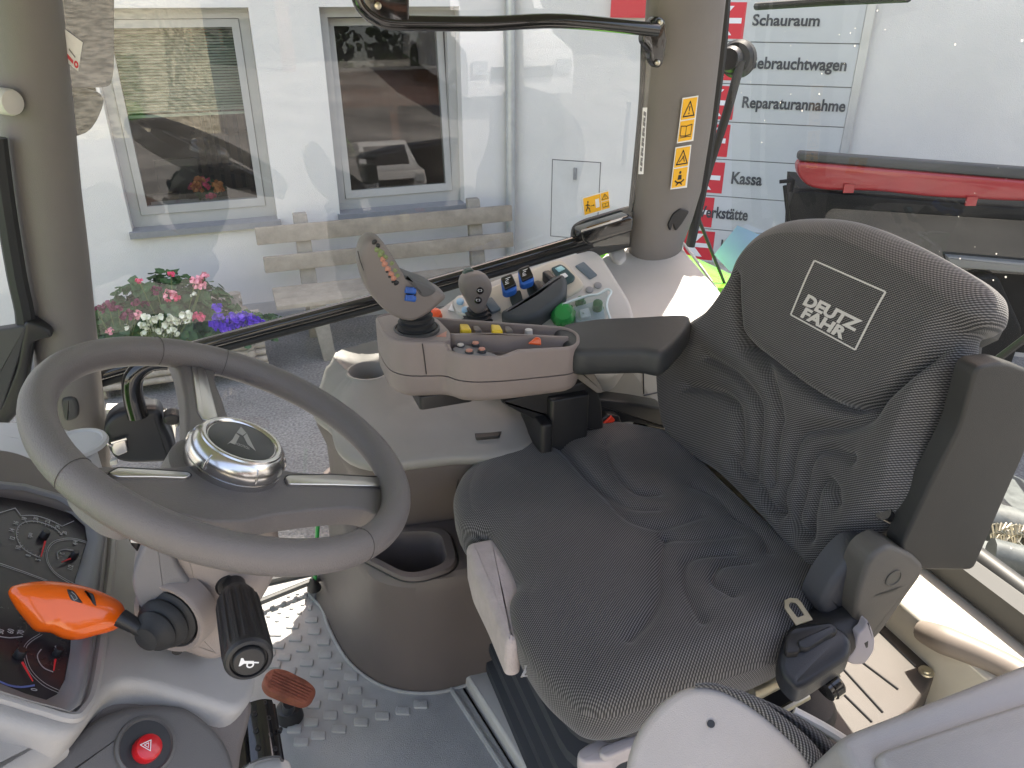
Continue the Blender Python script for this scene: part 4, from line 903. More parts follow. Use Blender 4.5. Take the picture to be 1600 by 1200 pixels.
# ================================================================== DRIVER SEAT
seat = thing('driver_seat', 'charcoal honeycomb fabric driver seat with embroidered lettering', 'seat', (.55, .93, .08))
th = math.radians(15)
BO = V(.80, .93, .5); BU = V(0, -1, 0); BV = V(math.sin(th), 0, math.cos(th))
def C2(pts, ox, oy, s): return [(ox+a/s, oy+b/s) for a, b in pts]
out = [(1043, 600), (1043, 560), (1058, 535), (1090, 503), (1125, 478), (1150, 440), (1168, 400), (1195, 368), (1235, 347), (1290, 342), (1350, 350), (1420, 378), (1490, 415), (1540, 447), (1556, 470), (1554, 500), (1538, 514), (1514, 524), (1508, 560), (1495, 610), (1480, 650), (1460, 700), (1450, 760), (1425, 800), (1385, 830), (1350, 855), (1310, 885), (1290, 900), (1262, 880), (1200, 810), (1130, 740), (1085, 712), (1060, 690), (1048, 650)]
c6 = lambda p: C2(p, 1000, 340, 2.667); c2 = lambda p: C2(p, 1000, 560, 3.2)
gro = [
 (c6([(418, 250), (415, 400), (430, 520), (560, 620), (700, 720), (800, 775), (870, 797), (940, 792), (1010, 762), (1100, 690), (1280, 540), (1372, 480)]), 0.0288, 0.0090),
 (c6([(430, 530), (520, 640), (565, 760), (575, 850)])+c2([(690, 300), (660, 450), (640, 620)]), 0.0208, 0.0146),
 (c6([(290, 580), (400, 660), (480, 760), (492, 850), (480, 960)])+c2([(560, 560)]), 0.0208, 0.0134),
 (c6([(215, 705), (330, 730), (400, 790), (415, 900), (408, 1000)])+c2([(460, 500), (500, 580), (548, 608)]), 0.0208, 0.0134),
 (c2([(590, 650), (640, 740), (688, 772)]), 0.0208, 0.0110),
 (c6([(985, 800), (955, 840), (860, 872), (730, 880), (655, 910), (622, 990), (605, 1080)])+c2([(700, 640), (688, 740)]), 0.0229, 0.0146),
 (c2([(1065, 500), (960, 462), (870, 470), (825, 540), (795, 680), (770, 790), (790, 860), (840, 880)]), 0.0229, 0.0146),
 (c2([(1000, 720), (985, 655), (935, 605), (890, 640), (868, 740), (850, 850), (838, 880)]), 0.0208, 0.0134),
]
def bx(u, v, d):
    # side bolsters stand proud, lumbar swell
    return .018*np.clip((np.abs(u)-.12)/.12, 0, 1)**1.5*np.clip((.40-v)/.12, 0, 1)+.012*np.exp(-((v-.42)/.10)**2)
back = Pad(BO, BU, BV, 0.034, .045, .050, out, gro, bx)
bo = back.build('backrest', FAB, seat)
# embroidered emblem follows the cushion surface
tlp, trp, brp, blp = [back.uv_px(p, .055) for p in ((1267, 406), (1378, 455), (1325, 545), (1225, 490))]
def lg(a, b, h=.0016):
    a_ = np.array(tlp)*(1-a)*(1-b)+np.array(trp)*a*(1-b)+np.array(brp)*a*b+np.array(blp)*(1-a)*b
    return back.P3(a_, back.h([a_])[0]+h)
def seg(a, b, wd, n=10):
    v, f = [], []; a = np.array(a, float); b = np.array(b, float); d = (b-a)/np.linalg.norm(b-a); q = np.array([-d[1], d[0]*1.0])*wd
    for k in range(n+1):
        c = a+(b-a)*k/n; v += [lg(*(c+q)), lg(*(c-q))]
        if k: f.append((2*k-2, 2*k-1, 2*k+1, 2*k))
    return v, f
mm = MB()
for a, b in (((0, 0), (1, 0)), ((1, 0), (1, 1)), ((1, 1), (0, 1)), ((0, 1), (0, 0))): mm.add(seg(a, b, .013))
mm.build('emblem_frame', LOGO, bo, 0)
for s, (u0, v0, wd, hh) in (('DEUTZ', (.10, .735, .83, .185)), ('FAHR', (.14, .945, .66, .175))):
    v, f = text(s, (wd, hh), lambda a, b: lg(u0+a+(0), v0-b), offset=.048, shear=.12); obj('emblem_lettering', v, f, LOGO, bo, 0)
# back shell and frame
mm = MB(); shell = [back.P3(tuple(p*.90+back.out.mean(0)*.10), -.040) for p in back.out[::6]]; mm.add(prism(shell, -back.n*.035, .012, r=0)); mm.build('back_shell', DARKP, seat)
mm = MB(); mm.add(tube([pn(x, y, BO-back.n*.07, back.n) for x, y in ((1522, 520), (1520, 560), (1500, 620), (1478, 680), (1455, 760), (1430, 820))], .008, 8, sub=4)); mm.build('back_frame', BLACK, seat)
mm = MB(); lc = pn(1456, 702, BO+back.n*.0, back.n); mm.add(ring2d((0, 0), .0001, .014, frame(lc, BU, BV))); lb = mm.build('round_label', STICKW, seat, 0)
mm = MB()
for i in (-1, 0, 1): mm.add(line2d([(-.007, i*.0035-.002), (.007, i*.0035+.002)], .002, lambda a, b: frame(lc+back.n*.001, BU, BV)(a, b)))
mm.add(ring2d((0, 0), .0115, .0125, frame(lc+back.n*.0007, BU, BV))); mm.build('label_print', BLUE, lb, 0)
for p in ((1500, 632), (1478, 690)):
    c = pn(*p, BO-back.n*.085, back.n); T = frame(c, BU, BV); mm = MB(); mm.add(obox(T(-.014, -.03), BU*.03, BV*.06, back.n*.004)); mm.build('warning_label', YELLOW, seat, 0)
# cushion
CO = V(.55, .93, .445); CU = V(1, 0, 0); CV = V(0, 1, 0)
cout = [(709, 800), (711, 775), (728, 745), (765, 722), (820, 700), (880, 684), (940, 680), (1000, 688), (1050, 700), (1085, 718), (1110, 745), (1150, 785), (1200, 830), (1250, 872), (1290, 908), (1303, 935), (1290, 970), (1250, 1010), (1195, 1040), (1130, 1062), (1060, 1085), (1010, 1105), (960, 1120), (915, 1118), (880, 1095), (850, 1068), (825, 1035), (806, 1002), (797, 968), (798, 945), (807, 925), (795, 893), (778, 862), (762, 843), (735, 838), (716, 826)]
ck = lambda p: C2(p, 680, 620, 2.3078)
cg = [
 (ck([(830, 500), (812, 600), (808, 720), (770, 810), (700, 880)]), 0.0139, 0.0163),
 (ck([(1080, 560), (960, 570), (905, 600), (900, 680), (930, 770), (960, 830)]), 0.0139, 0.0150),
 (ck([(1130, 600), (1040, 610), (1005, 645), (1010, 690), (1070, 735)]), 0.0128, 0.0137),
 (ck([(830, 500), (900, 515), (1010, 510), (1090, 500)]), 0.0084, 0.0163),
 (ck([(440, 190), (520, 270), (600, 340), (680, 430), (760, 465), (860, 460), (960, 430)]), 0.0112, 0.0163),
 (ck([(610, 190), (640, 260), (690, 320), (740, 350), (800, 350)]), 0.0128, 0.0150),
 (ck([(460, 200), (545, 285), (640, 360), (720, 405), (800, 410)]), 0.0084, 0.0137),
 (ck([(930, 330), (1000, 360), (1060, 420), (1080, 440)]), 0.0084, 0.0125),
 (ck([(1110, 455), (1180, 510), (1200, 570)]), 0.0084, 0.0125),
]
def cx(u, v, d): return .014*np.clip((np.abs(v+.0)-.11)/.12, 0, 1)**1.4*np.clip((u+.18)/.2, 0, 1)-.012*np.clip((-.12-u)/.12, 0, 1)
cush = Pad(CO, CU, CV, .045, .055, .08, cout, cg, cx, centre=None)
cu_ = cush.build('cushion', FAB, seat)
# bare foam showing at the front edge
fz = .445
mm = MB(); mm.add(prism([pz(x, y, fz+.006) for x, y in ((727, 846), (775, 836), (800, 868), (828, 925), (815, 950), (812, 1000), (790, 1003), (762, 938), (738, 890))], (0.0, 0, -.07), .014, r=.014)); mm.build('bare_foam', FOAM, cu_)
mm = MB(); a = pz(878, 1008, .40)
for i in range(5): mm.add(tube([pz(820+i*.8, 1040, .44), pz(822-i*2, 1050+2*i, .44), pz(816+2*i, 1056, .44)], .0007, 4))
mm.build('loose_thread', LOGO, cu_)
# seat pan rail under the near side
mm = MB(); mm.add(prism([pz(x, y, .385) for x, y in ((870, 1075), (960, 1140), (1130, 1085), (1290, 1030), (1310, 930), (1100, 740), (760, 760), (735, 840), (800, 1000))], (0, 0, -.03), .01, r=.05)); mm.build('seat_pan', DARKP, seat)
# bellows
BEL = mat('bellows_rubber', (.035, .038, .046), .6, grain=.4)
rings = []
for k in range(37):
    z = .045+k*.0095; w_ = (.012 if (k//3) % 2 == 0 else -.006)+(.03*(1-k/36)); x0, x1, y0, y1 = .385-w_, .78+w_, .72-w_, 1.12+w_
    rings.append(rnd([V(x0, y0, z), V(x1, y0, z), V(x1, y1, z), V(x0, y1, z)], .07, 5))
mm = MB(); mm.add(loft(rings)); mm.build('bellows', BEL, seat)
mm = MB(); mm.add(prism([V(.36, .68, .034), V(.8, .68, .034), V(.8, 1.15, .034), V(.36, 1.15, .034)], (0, 0, -.003), .001, r=.04)); mm.build('base_plate', BLACK, seat)
# hinge rail between cushion and backrest
mm = MB(); mm.add(obox(V(.785, .68, .455), (.012, 0, 0), (0, .50, 0), (.004, 0, .022))); mm.add(obox(V(.765, .70, .44), (.012, 0, 0), (0, .46, 0), (0, 0, .01))); mm.build('hinge_rail', STEEL, seat, 0)
mm = MB(); mm.add(tube([V(.79, .70, .44), V(.79, 1.2, .44)], .02, 8)); mm.build('hinge_tube', BLACK, seat)
# height lever (pale grey, near side)
lev = [(903, 1172), (920, 1160), (938, 1152), (950, 1158), (990, 1145), (1010, 1140), (1012, 1162), (985, 1172), (968, 1178), (958, 1190), (912, 1192), (902, 1184)]
mm = MB(); mm.add(prism([pz(x, y, .34) for x, y in lev], (0, 0, -.022), .005, r=.01)); mm.build('height_lever', mat('pale_lever_plastic', (.50, .45, .45), .45), seat)
mm = MB(); mm.add(prism([pz(x, y, .348) for x, y in ((938, 1165), (1010, 1138), (1013, 1158), (948, 1184), (936, 1178))], (0, 0, -.02), .004, r=.01)); mm.build('tilt_lever', mat('pale_lever_plastic2', (.46, .42, .42), .45), seat)
# seat rails under the near side
mm = MB(); mm.add(tube([pz(1170, 1082, .37), pz(1232, 1050, .37)], .016, 12)); mm.add(tube([pz(1205, 1120, .33), pz(1262, 1088, .33)], .006, 8)); mm.build('slide_rail', STEEL, seat)
mm = MB(); mm.add(lathe(pz(1250, 1100, .30), (0, 0, 1), [(-.06, .055), (0, .055), (.01, .048), (.012, 0)], 28)); mm.build('swivel_boss', BLACK, seat)
# left armrest folded up, with its bracket
arm = thing('folded_armrest', 'dark left armrest folded upright beside the backrest', 'armrest', py(1400, 950, .62))
YA = .60
def ar(x, y, Y=YA): return py(x, y, Y)
mm = MB(); mm.add(prism([ar(*p, .62) for p in ((1526, 572), (1572, 566), (1622, 584), (1606, 700), (1566, 790), (1522, 892), (1440, 892), (1406, 860), (1452, 762), (1500, 668))], (0, .03, 0), .006, r=.016, seg=4, bseg=4)); mm.build('pad', mat('armrest_grey', (.022, .022, .021), .55, grain=.5), arm)
TG = mat('bracket_grey', (.10, .092, .080), .5, grain=.5)
mm = MB(); mm.add(prism([ar(*p, .612) for p in ((1354, 884), (1366, 866), (1390, 852), (1430, 868), (1446, 886), (1440, 902), (1418, 932), (1382, 984), (1362, 1006), (1342, 1010), (1336, 960), (1343, 920))], (0, .04, 0), .008, r=.018, bseg=5)); hb = mm.build('hinge_housing', TG, arm)
mm = MB(); mm.add(lathe(ar(1396, 903, .612), (0, -1, 0), [(-.001, .014), (.0015, .014), (.002, .012), (.0005, .0115), (.0005, 0)], 24)); mm.build('logo_disc', mat('bracket_grey2', (.09, .085, .072), .5), hb)
mm = MB()
for i in range(9): mm.add(line2d([(.0, 0), (.0035, .0)], .004, lambda a, b, i=i: ar(1370+i*4.5, 932-i*1.6, .6108)+V(a, 0, b)))
mm.build('embossed_mark', mat('bracket_grey2', (.09, .085, .072), .5), hb, 0)
mm = MB(); mm.add(prism([ar(*p, .64) for p in ((1326, 880), (1350, 858), (1385, 860), (1368, 895), (1352, 930), (1344, 985), (1300, 978), (1280, 955), (1302, 912))], (0, .045, 0), .012, r=.02, bseg=5)); mm.build('inner_cover', mat('slate_cover', (.06, .062, .07), .5, grain=.5), arm)
mm = MB(); mm.add(prism([ar(*p, .595) for p in ((1356, 968), (1364, 985), (1368, 1002), (1366, 1018), (1352, 1038), (1336, 1040), (1322, 1034), (1336, 1015), (1342, 990), (1350, 984))], (0, .012, 0), .003, r=.008)); mm.build('adjuster_paddle', mat('paddle_mauve', (.33, .31, .34), .5), arm)
mm = MB(); mm.add(tube([ar(1380, 800, .66), ar(1402, 812, .66)], .012, 10)); mm.build('hinge_pin', BLACKG, arm)
# seat belt tongue + retractor
rt = thing('belt_retractor', 'black seat belt retractor with steel tongue beside the cushion', 'seat belt', pz(1280, 1030, .45))
def rq(x, y, z=.47): return pn(x, y, (.69, .60, z), (-.25, -.45, 1))
mm = MB(); mm.add(tube([rq(1232, 1018, .425), rq(1326, 975, .425)], .042, 20)); mm.build('reel_cover', BLACK, rt)
mm = MB(); mm.add(prism([rq(*p, .475) for p in ((1215, 1020), (1228, 990), (1240, 975), (1268, 968), (1310, 975), (1332, 995), (1330, 1022), (1262, 1068), (1245, 1075), (1220, 1050))], V(.1, .1, -1)*.035, .010, r=.014, bseg=5)); mm.build('housing', mat('black_buckle', (.022, .024, .03), .35, grain=.3), rt)
mm = MB(); mm.add(prism([rq(*p, .488) for p in ((1228, 994), (1236, 980), (1300, 970), (1312, 985), (1250, 1012), (1248, 1018), (1228, 1020), (1226, 1005))], V(.1, .1, -1)*.012, .004, r=.010)); tb = mm.build('tongue_grip', BLACK, rt)
mm = MB(); mm.add(prism([rq(*p, .492) for p in ((1246, 1000), (1298, 977), (1304, 986), (1262, 1012), (1250, 1010))], V(.1, .1, -1)*.01, .002, r=.006)); mm.build('grip_recess', mat('black_buckle', (.022, .024, .03), .35), tb)
to = [rq(*p, .492) for p in ((1226, 938), (1234, 934), (1246, 935), (1252, 941), (1270, 968), (1244, 977), (1226, 950))]
ti = [rq(*p, .492) for p in ((1233, 944), (1236, 941), (1243, 942), (1246, 945), (1257, 961), (1246, 965), (1233, 948))]
n_ = V(-.25, -.45, 1).normalized()*.003
mm = MB(); mm.add(loft([to, ti, [q-n_ for q in ti], [q-n_ for q in to]], closed=True)); mm.build('steel_tongue', STEEL, rt, 0)
mm = MB(); mm.add(lathe(rq(1288, 1078, .41), rq(1300, 1068, .41)-rq(1288, 1078, .41), [(-.0, .018), (.022, .018)], 20)); mm.add(lathe(rq(1303, 1066, .41), rq(1300, 1068, .41)-rq(1288, 1078, .41), [(-.012, .020), (.0, .021), (.004, .018), (.004, .0)], 20)); mm.build('adjuster_knob', BLACKG, rt)
mm = MB(); mm.add(obox(rq(1232, 1058, .44), rq(1300, 1025, .44)-rq(1232, 1058, .44), V(.01, -.015, -.03), V(.0, .01, .002))); mm.build('webbing', mat('belt_webbing', (.25, .24, .18), .6), rt)
# buckle on the far side
bk = thing('belt_buckle', 'black belt buckle with red release button behind the cushion', 'seat belt buckle', pz(945, 670, .52))
mm = MB(); mm.add(prism([py(*p, 1.24) for p in ((922, 668), (950, 648), (968, 650), (982, 690), (950, 700), (920, 690))], (0, .03, 0), .004, r=.006)); mm.build('housing', BLACK, bk)
mm = MB(); mm.add(prism([py(*p, 1.236) for p in ((932, 672), (956, 650), (962, 657), (940, 679))], (0, .01, 0), .002, r=.003)); mm.build('release_button', mat('red_orange_button', (.75, .05, .02), .35), bk)
mm = MB(); mm.add(prism([py(*p, 1.26) for p in ((838, 640), (905, 620), (1000, 632), (1045, 640), (1045, 672), (985, 660), (930, 668), (850, 700))], (0, .05, 0), .006, r=.01)); mm.build('arm_bracket', BLACK, seat)
mm = MB(); mm.add(prism([py(*p, 1.27) for p in ((1010, 660), (1045, 668), (1070, 700), (1040, 720), (990, 700))], (0, .04, 0), .006, r=.01)); mm.build('recliner_bracket', BLACKG, seat)
# ---------------------------------------------------------------- folding passenger seat (nearest)
ps = thing('passenger_seat', 'folded passenger seat with pale shell and mesh edged pad, nearest the camera', 'seat', pz(1120, 1150, .5))
def pq(x, y, h=0): return pn(x, y, (.45, .48, .62+h), (-.35, -.55, .76))
shell = [(975, 1240), (982, 1185), (1000, 1140), (1030, 1103), (1062, 1080), (1095, 1072), (1135, 1080), (1180, 1105), (1225, 1142), (1265, 1185), (1290, 1240)]
mm = MB(); mm.add(prism(spline([pq(*p) for p in shell], 6), V(.35, .55, -.76)*.03, .010, r=0)); shl = mm.build('shell', mat('pale_shell', (.46, .42, .395), .5, grain=.4), ps)
mm = MB(); mm.add(lathe(pq(1111, 1131, .002), (-.35, -.55, .76), [(-.001, .0042), (.0006, .0042), (.0006, 0)], 16)); mm.build('plug', BLACK, shl)
def strip_uv(outer, inner, name, m_, h, par):
    A = spline([pq(*p, h) for p in outer], 6); B = spline([pq(*p, h) for p in inner], 6); n = len(A)
    v = []; uv = []; s = 0
    for k in range(n):
        if k: s += (A[k]-A[k-1]).length
        for j in range(7):
            t = j/6; b_ = math.sin(t*math.pi)*.012; v.append(A[k].lerp(B[k], t)+V(-.35, -.55, .76)*b_); uv.append((s, t*(A[k]-B[k]).length*1.2))
    f = [(k*7+j, k*7+j+1, (k+1)*7+j+1, (k+1)*7+j) for k in range(n-1) for j in range(6)]
    return obj(name, v, f, m_, par, 60, uv)
strip_uv([(1085, 1068), (1120, 1068), (1180, 1090), (1235, 1128), (1280, 1172), (1315, 1240)], [(1085, 1076), (1120, 1080), (1165, 1105), (1210, 1142), (1248, 1185), (1275, 1240)], 'pad_edge', FAB, -.012, ps)
strip_uv([(1150, 1076), (1205, 1098), (1262, 1128), (1310, 1168), (1345, 1200), (1365, 1240)], [(1150, 1084), (1190, 1105), (1240, 1138), (1280, 1178), (1308, 1215), (1320, 1240)], 'pad', FABD, -.035, ps)
mm = MB(); mm.add(tube([pq(*p, -.045) for p in ((1240, 1112), (1300, 1145), (1345, 1180), (1375, 1240))], .006, 8, sub=4)); mm.build('shell_rim', CREAM, ps)
# near door console at the bottom right corner
dc = thing('door_side_console', 'pale mauve grey moulded console in the bottom right corner', 'console', pz(1450, 1130, .66))
MV = mat('mauve_grey_plastic', (.31, .30, .295), .5, grain=.4)
def dq(x, y, h=0): return pn(x, y, (.62, .33, .68+h), (-.12, -.22, 1))
mm = MB(); mm.add(prism([dq(*p) for p in ((1306, 1158), (1330, 1143), (1480, 1085), (1640, 1022), (1900, 1000), (1900, 1500), (1450, 1400), (1340, 1240))], V(.05, .1, -.25), .012, r=.03, bseg=5)); d0 = mm.build('body', MV, dc)
mm = MB(); mm.add(prism([dq(*p, .008) for p in ((1368, 1180), (1378, 1170), (1500, 1128), (1640, 1083), (1900, 1050), (1900, 1500), (1500, 1400), (1385, 1240))], (0, 0, -.02), .007, r=.03)); mm.build('raised_panel', MV, d0)
# ================================================================== RIGHT CONSOLE
con = thing('side_console', 'tall grey console with cup holder and open bin right of the seat', 'console', (.3, 1.25, 0))
CB = mat('console_brown_grey', (.112, .094, .090), .5, grain=.5); CT = mat('console_blue_grey', (.20, .20, .205), .5, grain=.5)
# lower body : footprint grows into a rounded nose towards the floor mat
def foot_ring(z, dx, pts): return spline([V(x-dx*(.6 if x < .3 else 0), y-dx*.6*(1 if y < 1.3 else 0), z) for x, y in pts], 6, True)
base = [(.075, 1.56), (.055, 1.44), (.07, 1.32), (.10, 1.235), (.155, 1.165), (.235, 1.125), (.34, 1.12), (.55, 1.12), (.60, 1.56)]
topf = [(.125, 1.56), (.118, 1.42), (.118, 1.30), (.128, 1.20), (.155, 1.14), (.215, 1.105), (.31, 1.09), (.55, 1.10), (.60, 1.56)]
BTZ = .325
def mixf(t): return [(a[0]*(1-t)+b[0]*t, a[1]*(1-t)+b[1]*t) for a, b in zip(base, topf)]
rings = [foot_ring(z, 0, mixf((z/BTZ)**.6)) for z in (.0, .05, .12, .2, .28, .305)]
rings.append([p*1 for p in foot_ring(.318, 0, [(x+(.006 if x < .4 else 0), y+.006) for x, y in topf])]); rings.append(foot_ring(BTZ, 0, [(x+(.016 if x < .4 else 0), y+.014) for x, y in topf]))
# bin opening cut in the top: top face as ring around the hole
hole = rnd([pz(572, 868, BTZ), pz(588, 838, BTZ), pz(688, 836, BTZ), pz(700, 884, BTZ), pz(640, 903, BTZ)], .03, 5)
import math as _m
outer = rings[-1]; c0 = sum(hole, Vector())/len(hole)
def resample_ang(ringp, c, n=60):
    out = []
    P = [(p-c) for p in ringp]
    for k in range(n):
        a = 2*_m.pi*k/n; d = V(_m.cos(a), _m.sin(a), 0); best = None
        for i in range(len(P)):
            p, q = P[i], P[(i+1) % len(P)]; e = q-p; den = d.x*e.y-d.y*e.x
            if abs(den) < 1e-12: continue
            t = (p.x*e.y-p.y*e.x)/den; s = (p.x*d.y-p.y*d.x)/den
            if t > 0 and -1e-6 <= s <= 1+1e-6 and (best is None or t > best): best = t
        out.append(c+d*(best or .01))
    return out
mm = MB(); R_ = [resample_ang(r, V(c0.x, c0.y, r[0].z)) for r in rings]
H0 = resample_ang(hole, c0)
def sc(r, s, z): c = sum(r, Vector())/len(r); return [V(c.x+(p.x-c.x)*s, c.y+(p.y-c.y)*s, z) for p in r]
R_ += [sc(H0, 1.32, BTZ), sc(H0, 1.30, BTZ+.006), sc(H0, 1.26, BTZ+.009), sc(H0, 1.03, BTZ+.009), sc(H0, 1.0, BTZ+.005), sc(H0, .95, .12), sc(H0, .80, .11)]
mm.add(loft(R_)); lb_ = mm.build('lower_body', CB, con, 30)
mm = MB(); mm.add(tube([(p+V(0, 0, .0005)) for p in sc(H0, 1.33, BTZ)]+[sc(H0, 1.33, BTZ)[0]], .0016, 6)); mm.build('bin_rim_gap', BLACK, lb_)
mm = MB(); mm.add(tube([foot_ring(.002, 0, base)[k]+V(-.003, -.003, 0) for k in range(2, 36)], .004, 8)); mm.build('floor_skirt', MAT_, lb_)
# middle body with flat brown face
def cy(x, y): return py(x, y, 1.27)
mid0 = [(.15, 1.56), (.14, 1.43), (.145, 1.37), (.168, 1.31), (.22, 1.275), (.33, 1.26), (.51, 1.245), (.60, 1.56)]
mid1 = [(.135, 1.56), (.125, 1.43), (.125, 1.36), (.148, 1.30), (.20, 1.262), (.32, 1.245), (.50, 1.225), (.60, 1.56)]
mm = MB(); mm.add(loft([foot_ring(BTZ+.001, 0, mid0), foot_ring(.40, 0, mid0), foot_ring(.455, 0, mid1), foot_ring(.47, 0, mid1)])); mb_ = mm.build('middle_body', CB, con, 30)
mm = MB(); q = [(.34, 1.2525, .462), (.325, 1.254, .44), (.322, 1.2575, .335)]; mm.add(tube([V(.49, 1.230, .463), V(.36, 1.2415, .463), V(.345, 1.245, .455), V(.337, 1.252, .41), V(.335, 1.2575, .33)], .0015, 6)); mm.build('panel_gap', BLACK, mb_)
# pale top shell: curved lip, slopes up to the cup holder
def topring(z, g, lift): return [p+V(0, 0, lift*max(0, (p.y-1.24)/.3)) for p in foot_ring(z, 0, [(x-(g if x < .4 else 0), y-(g if y < 1.5 else 0)) for x, y in mid1])]
cupc = pz(577, 588, .572)
mm = MB(); R2 = [topring(.47, .000, 0), topring(.474, .004, 0), topring(.486, .006, 0), topring(.495, .002, .01), topring(.500, -.012, .04), topring(.505, -.03, .075), topring(.51, -.05, .095), ]
cq = V(cupc.x, cupc.y, 0)
def rsc(r):
    z = resample_ang([V(p.x, p.y, 0) for p in r], cq); out = []
    for p in z:
        k = min(r, key=lambda q_: (q_.x-p.x)**2+(q_.y-p.y)**2); out.append(V(p.x, p.y, k.z))
    return out
R2 = [rsc(r) for r in R2]
def circ(r, z): return [cq+V(_m.cos(2*_m.pi*k/60)*r, _m.sin(2*_m.pi*k/60)*r, z) for k in range(60)]
zc_ = .583
R2 += [circ(.049, zc_), circ(.047, zc_+.004), circ(.043, zc_+.004), circ(.041, zc_), circ(.037, zc_-.075), circ(.02, zc_-.076)]
mm.add(loft(R2)); tp = mm.build('top_shell', mat('console_top_grey', (.27, .26, .25), .42, grain=.4), con, 50)
mm = MB(); mm.add(prism([pz(*p, .515) for p in ((741, 675), (748, 670), (780, 668), (785, 672), (780, 681), (744, 684))], (0, 0, -.006), .001, r=.004)); mm.build('slot', BLACK, tp)
# dark upright between console and seat
mm = MB(); mm.add(bbox(.49, .515, 1.18, 1.30, .08, .56, .004)); mm.add(bbox(.517, .60, 1.20, 1.45, .08, .60, .004)); mm.build('upright', BLACK, con)
# white rear shelf carrying switches
SPN = V(-.22, -.52, .82).normalized(); SP0 = V(.62, 1.45, .69)
def sw(x, y, h=0): return pn(x, y, SP0+SPN*h, SPN)
mm = MB(); mm.add(prism([sw(*p) for p in ((640, 500), (692, 478), (712, 462), (760, 440), (870, 402), (925, 388), (940, 398), (985, 470), (1000, 530), (960, 590), (800, 600), (640, 560))], -SPN*.06, .01, r=.02)); shf = mm.build('switch_shelf', LIGHT, con)
mm = MB(); mm.add(prism([sw(*p, .006) for p in ((757, 452), (860, 408), (878, 404), (908, 436), (914, 446), (900, 458), (870, 470), (800, 500), (770, 480))], -SPN*.02, .006, r=.015)); pn_ = mm.build('switch_plinth', mat('warm_plinth', (.52, .48, .40), .45), shf)
def plate(name, pts, h, m_, th=.008, bev=.002, par=shf, r=.004):
    q = MB(); q.add(prism([sw(*p, h) for p in pts], -SPN*th, bev, r=r)); return q.build(name, m_, par)
ws_ = plate('work_light_switch', ((861, 418), (875, 412), (882, 415), (899, 432), (896, 438), (884, 444), (878, 442)), .012, mat('switch_teal', (.05, .09, .10), .3))
plate('switch_symbol', ((867, 419), (877, 415), (883, 420), (873, 425)), .0135, mat('cyan_symbol', (.35, .60, .65), .4), .002, .0005, ws_, .001)
plate('switch_symbol', ((875, 429), (883, 426), (888, 431), (880, 435)), .0135, WHITEI, .002, .0005, ws_, .001)
plate('blank_cover', ((898, 415), (912, 408), (934, 429), (922, 436)), .003, BLUEG)
plate('blank_cover', ((755, 470), (768, 463), (783, 482), (768, 488)), .014, BLUEG)
for c in ((934, 446), (921, 453)):
    q = MB(); q.add(lathe(sw(*c, .001), SPN, [(0, .009), (.002, .0085), (.003, .006), (.003, 0)], 20)); q.build('push_button', GREYP, shf)
for c in ((719, 471), (727, 484)):
    q = MB(); q.add(lathe(sw(*c, .012), SPN, [(-.01, .009), (.002, .008), (.003, .005), (.003, 0)], 20)); q.build('push_button', LBLUE, shf)
plate('button_block', ((706, 470), (716, 460), (728, 462), (742, 488), (728, 494), (712, 486)), .010, CREAM, .02, .004)
plate('white_marker', ((700, 484), (706, 474), (710, 486)), .004, WHITEI, .003, .0005, r=.0005)
q = MB(); q.add(lathe(sw(680, 494, .0), SPN, [(0, .016), (.012, .014), (.014, .01), (.014, 0)], 20)); q.build('red_knob', mat('orange_red', (.75, .10, .03), .35), shf)
# hydraulic spool levers with blue collars in a dark guard
gd = thing('lever_guard', 'dark soft guard around the two blue collared spool levers', 'lever guard', sw(835, 470, .0))
gpts = [(783, 478), (800, 470), (868, 432), (884, 422), (888, 440), (886, 456), (876, 466), (838, 497), (815, 503), (790, 492)]
q = MB(); q.add(prism([sw(*p, .045) for p in ((781, 484), (800, 474), (838, 452), (862, 430), (880, 424), (887, 436), (886, 456), (876, 468), (838, 496), (812, 502), (788, 496))], -SPN*.05, .014, r=.02, bseg=6)); q.build('palm_rest', mat('soft_blue_black', (.05, .058, .065), .5, grain=.4), gd)
q = MB()
for a, b in (((846, 424), (868, 444)), ((830, 440), (846, 456))): q.add(prism([sw(a[0], a[1], .035), sw(a[0]+12, a[1]-4, .035), sw(b[0]+10, b[1]-2, .04), sw(b[0]-2, b[1]+2, .04)], -SPN*.04, .004, r=.006))
q.build('rib', BLACK, gd)
for i, (x, y) in enumerate(((791, 431), (818, 418))):
    lv = thing('spool_lever', ['black spool lever with blue collar nearer the joystick', 'black spool lever with blue collar nearer the work light switch'][i], 'lever', sw(x+8, y+30, 0), 'blue collared spool levers')
    q = MB(); q.add(prism([sw(x+4, y+28, .02), sw(x+22, y+20, .02), sw(x+28, y+44, .01), sw(x+12, y+52, .01)], -SPN*.02, .004, r=.006)); q.build('stem', mat('green_black', (.03, .04, .035), .4), lv)
    q = MB(); q.add(prism([sw(x-9, y+4, .05), sw(x+8, y-3, .05), sw(x+17, y+16, .05), sw(x+14, y+22, .05), sw(x, y+27, .05), sw(x-6, y+24, .05)], -SPN*.018, .003, r=.005)); q.build('collar', BLUE, lv)
    q = MB(); q.add(prism([sw(x-9, y+2, .056), sw(x+8, y-5, .056), sw(x+16, y+13, .056), sw(x-2, y+21, .056)], -SPN*.012, .003, r=.004)); cp2 = q.build('cap', BLACKG, lv)
    T = lambda a, b, x=x, y=y: sw(x+1+a*5+b*1.5, y+8-b*5+a*-2, .0572)
    q = MB(); q.add(ring2d((.1, -.1), .35, .55, T, 12, 30, 330)); q.add(line2d([(-.6, .9), (.7, .9)], .22, T)); q.add(line2d([(-.2, -1.0), (.9, -1.0)], .22, T)); q.build('symbol', WHITEI, cp2, 0)
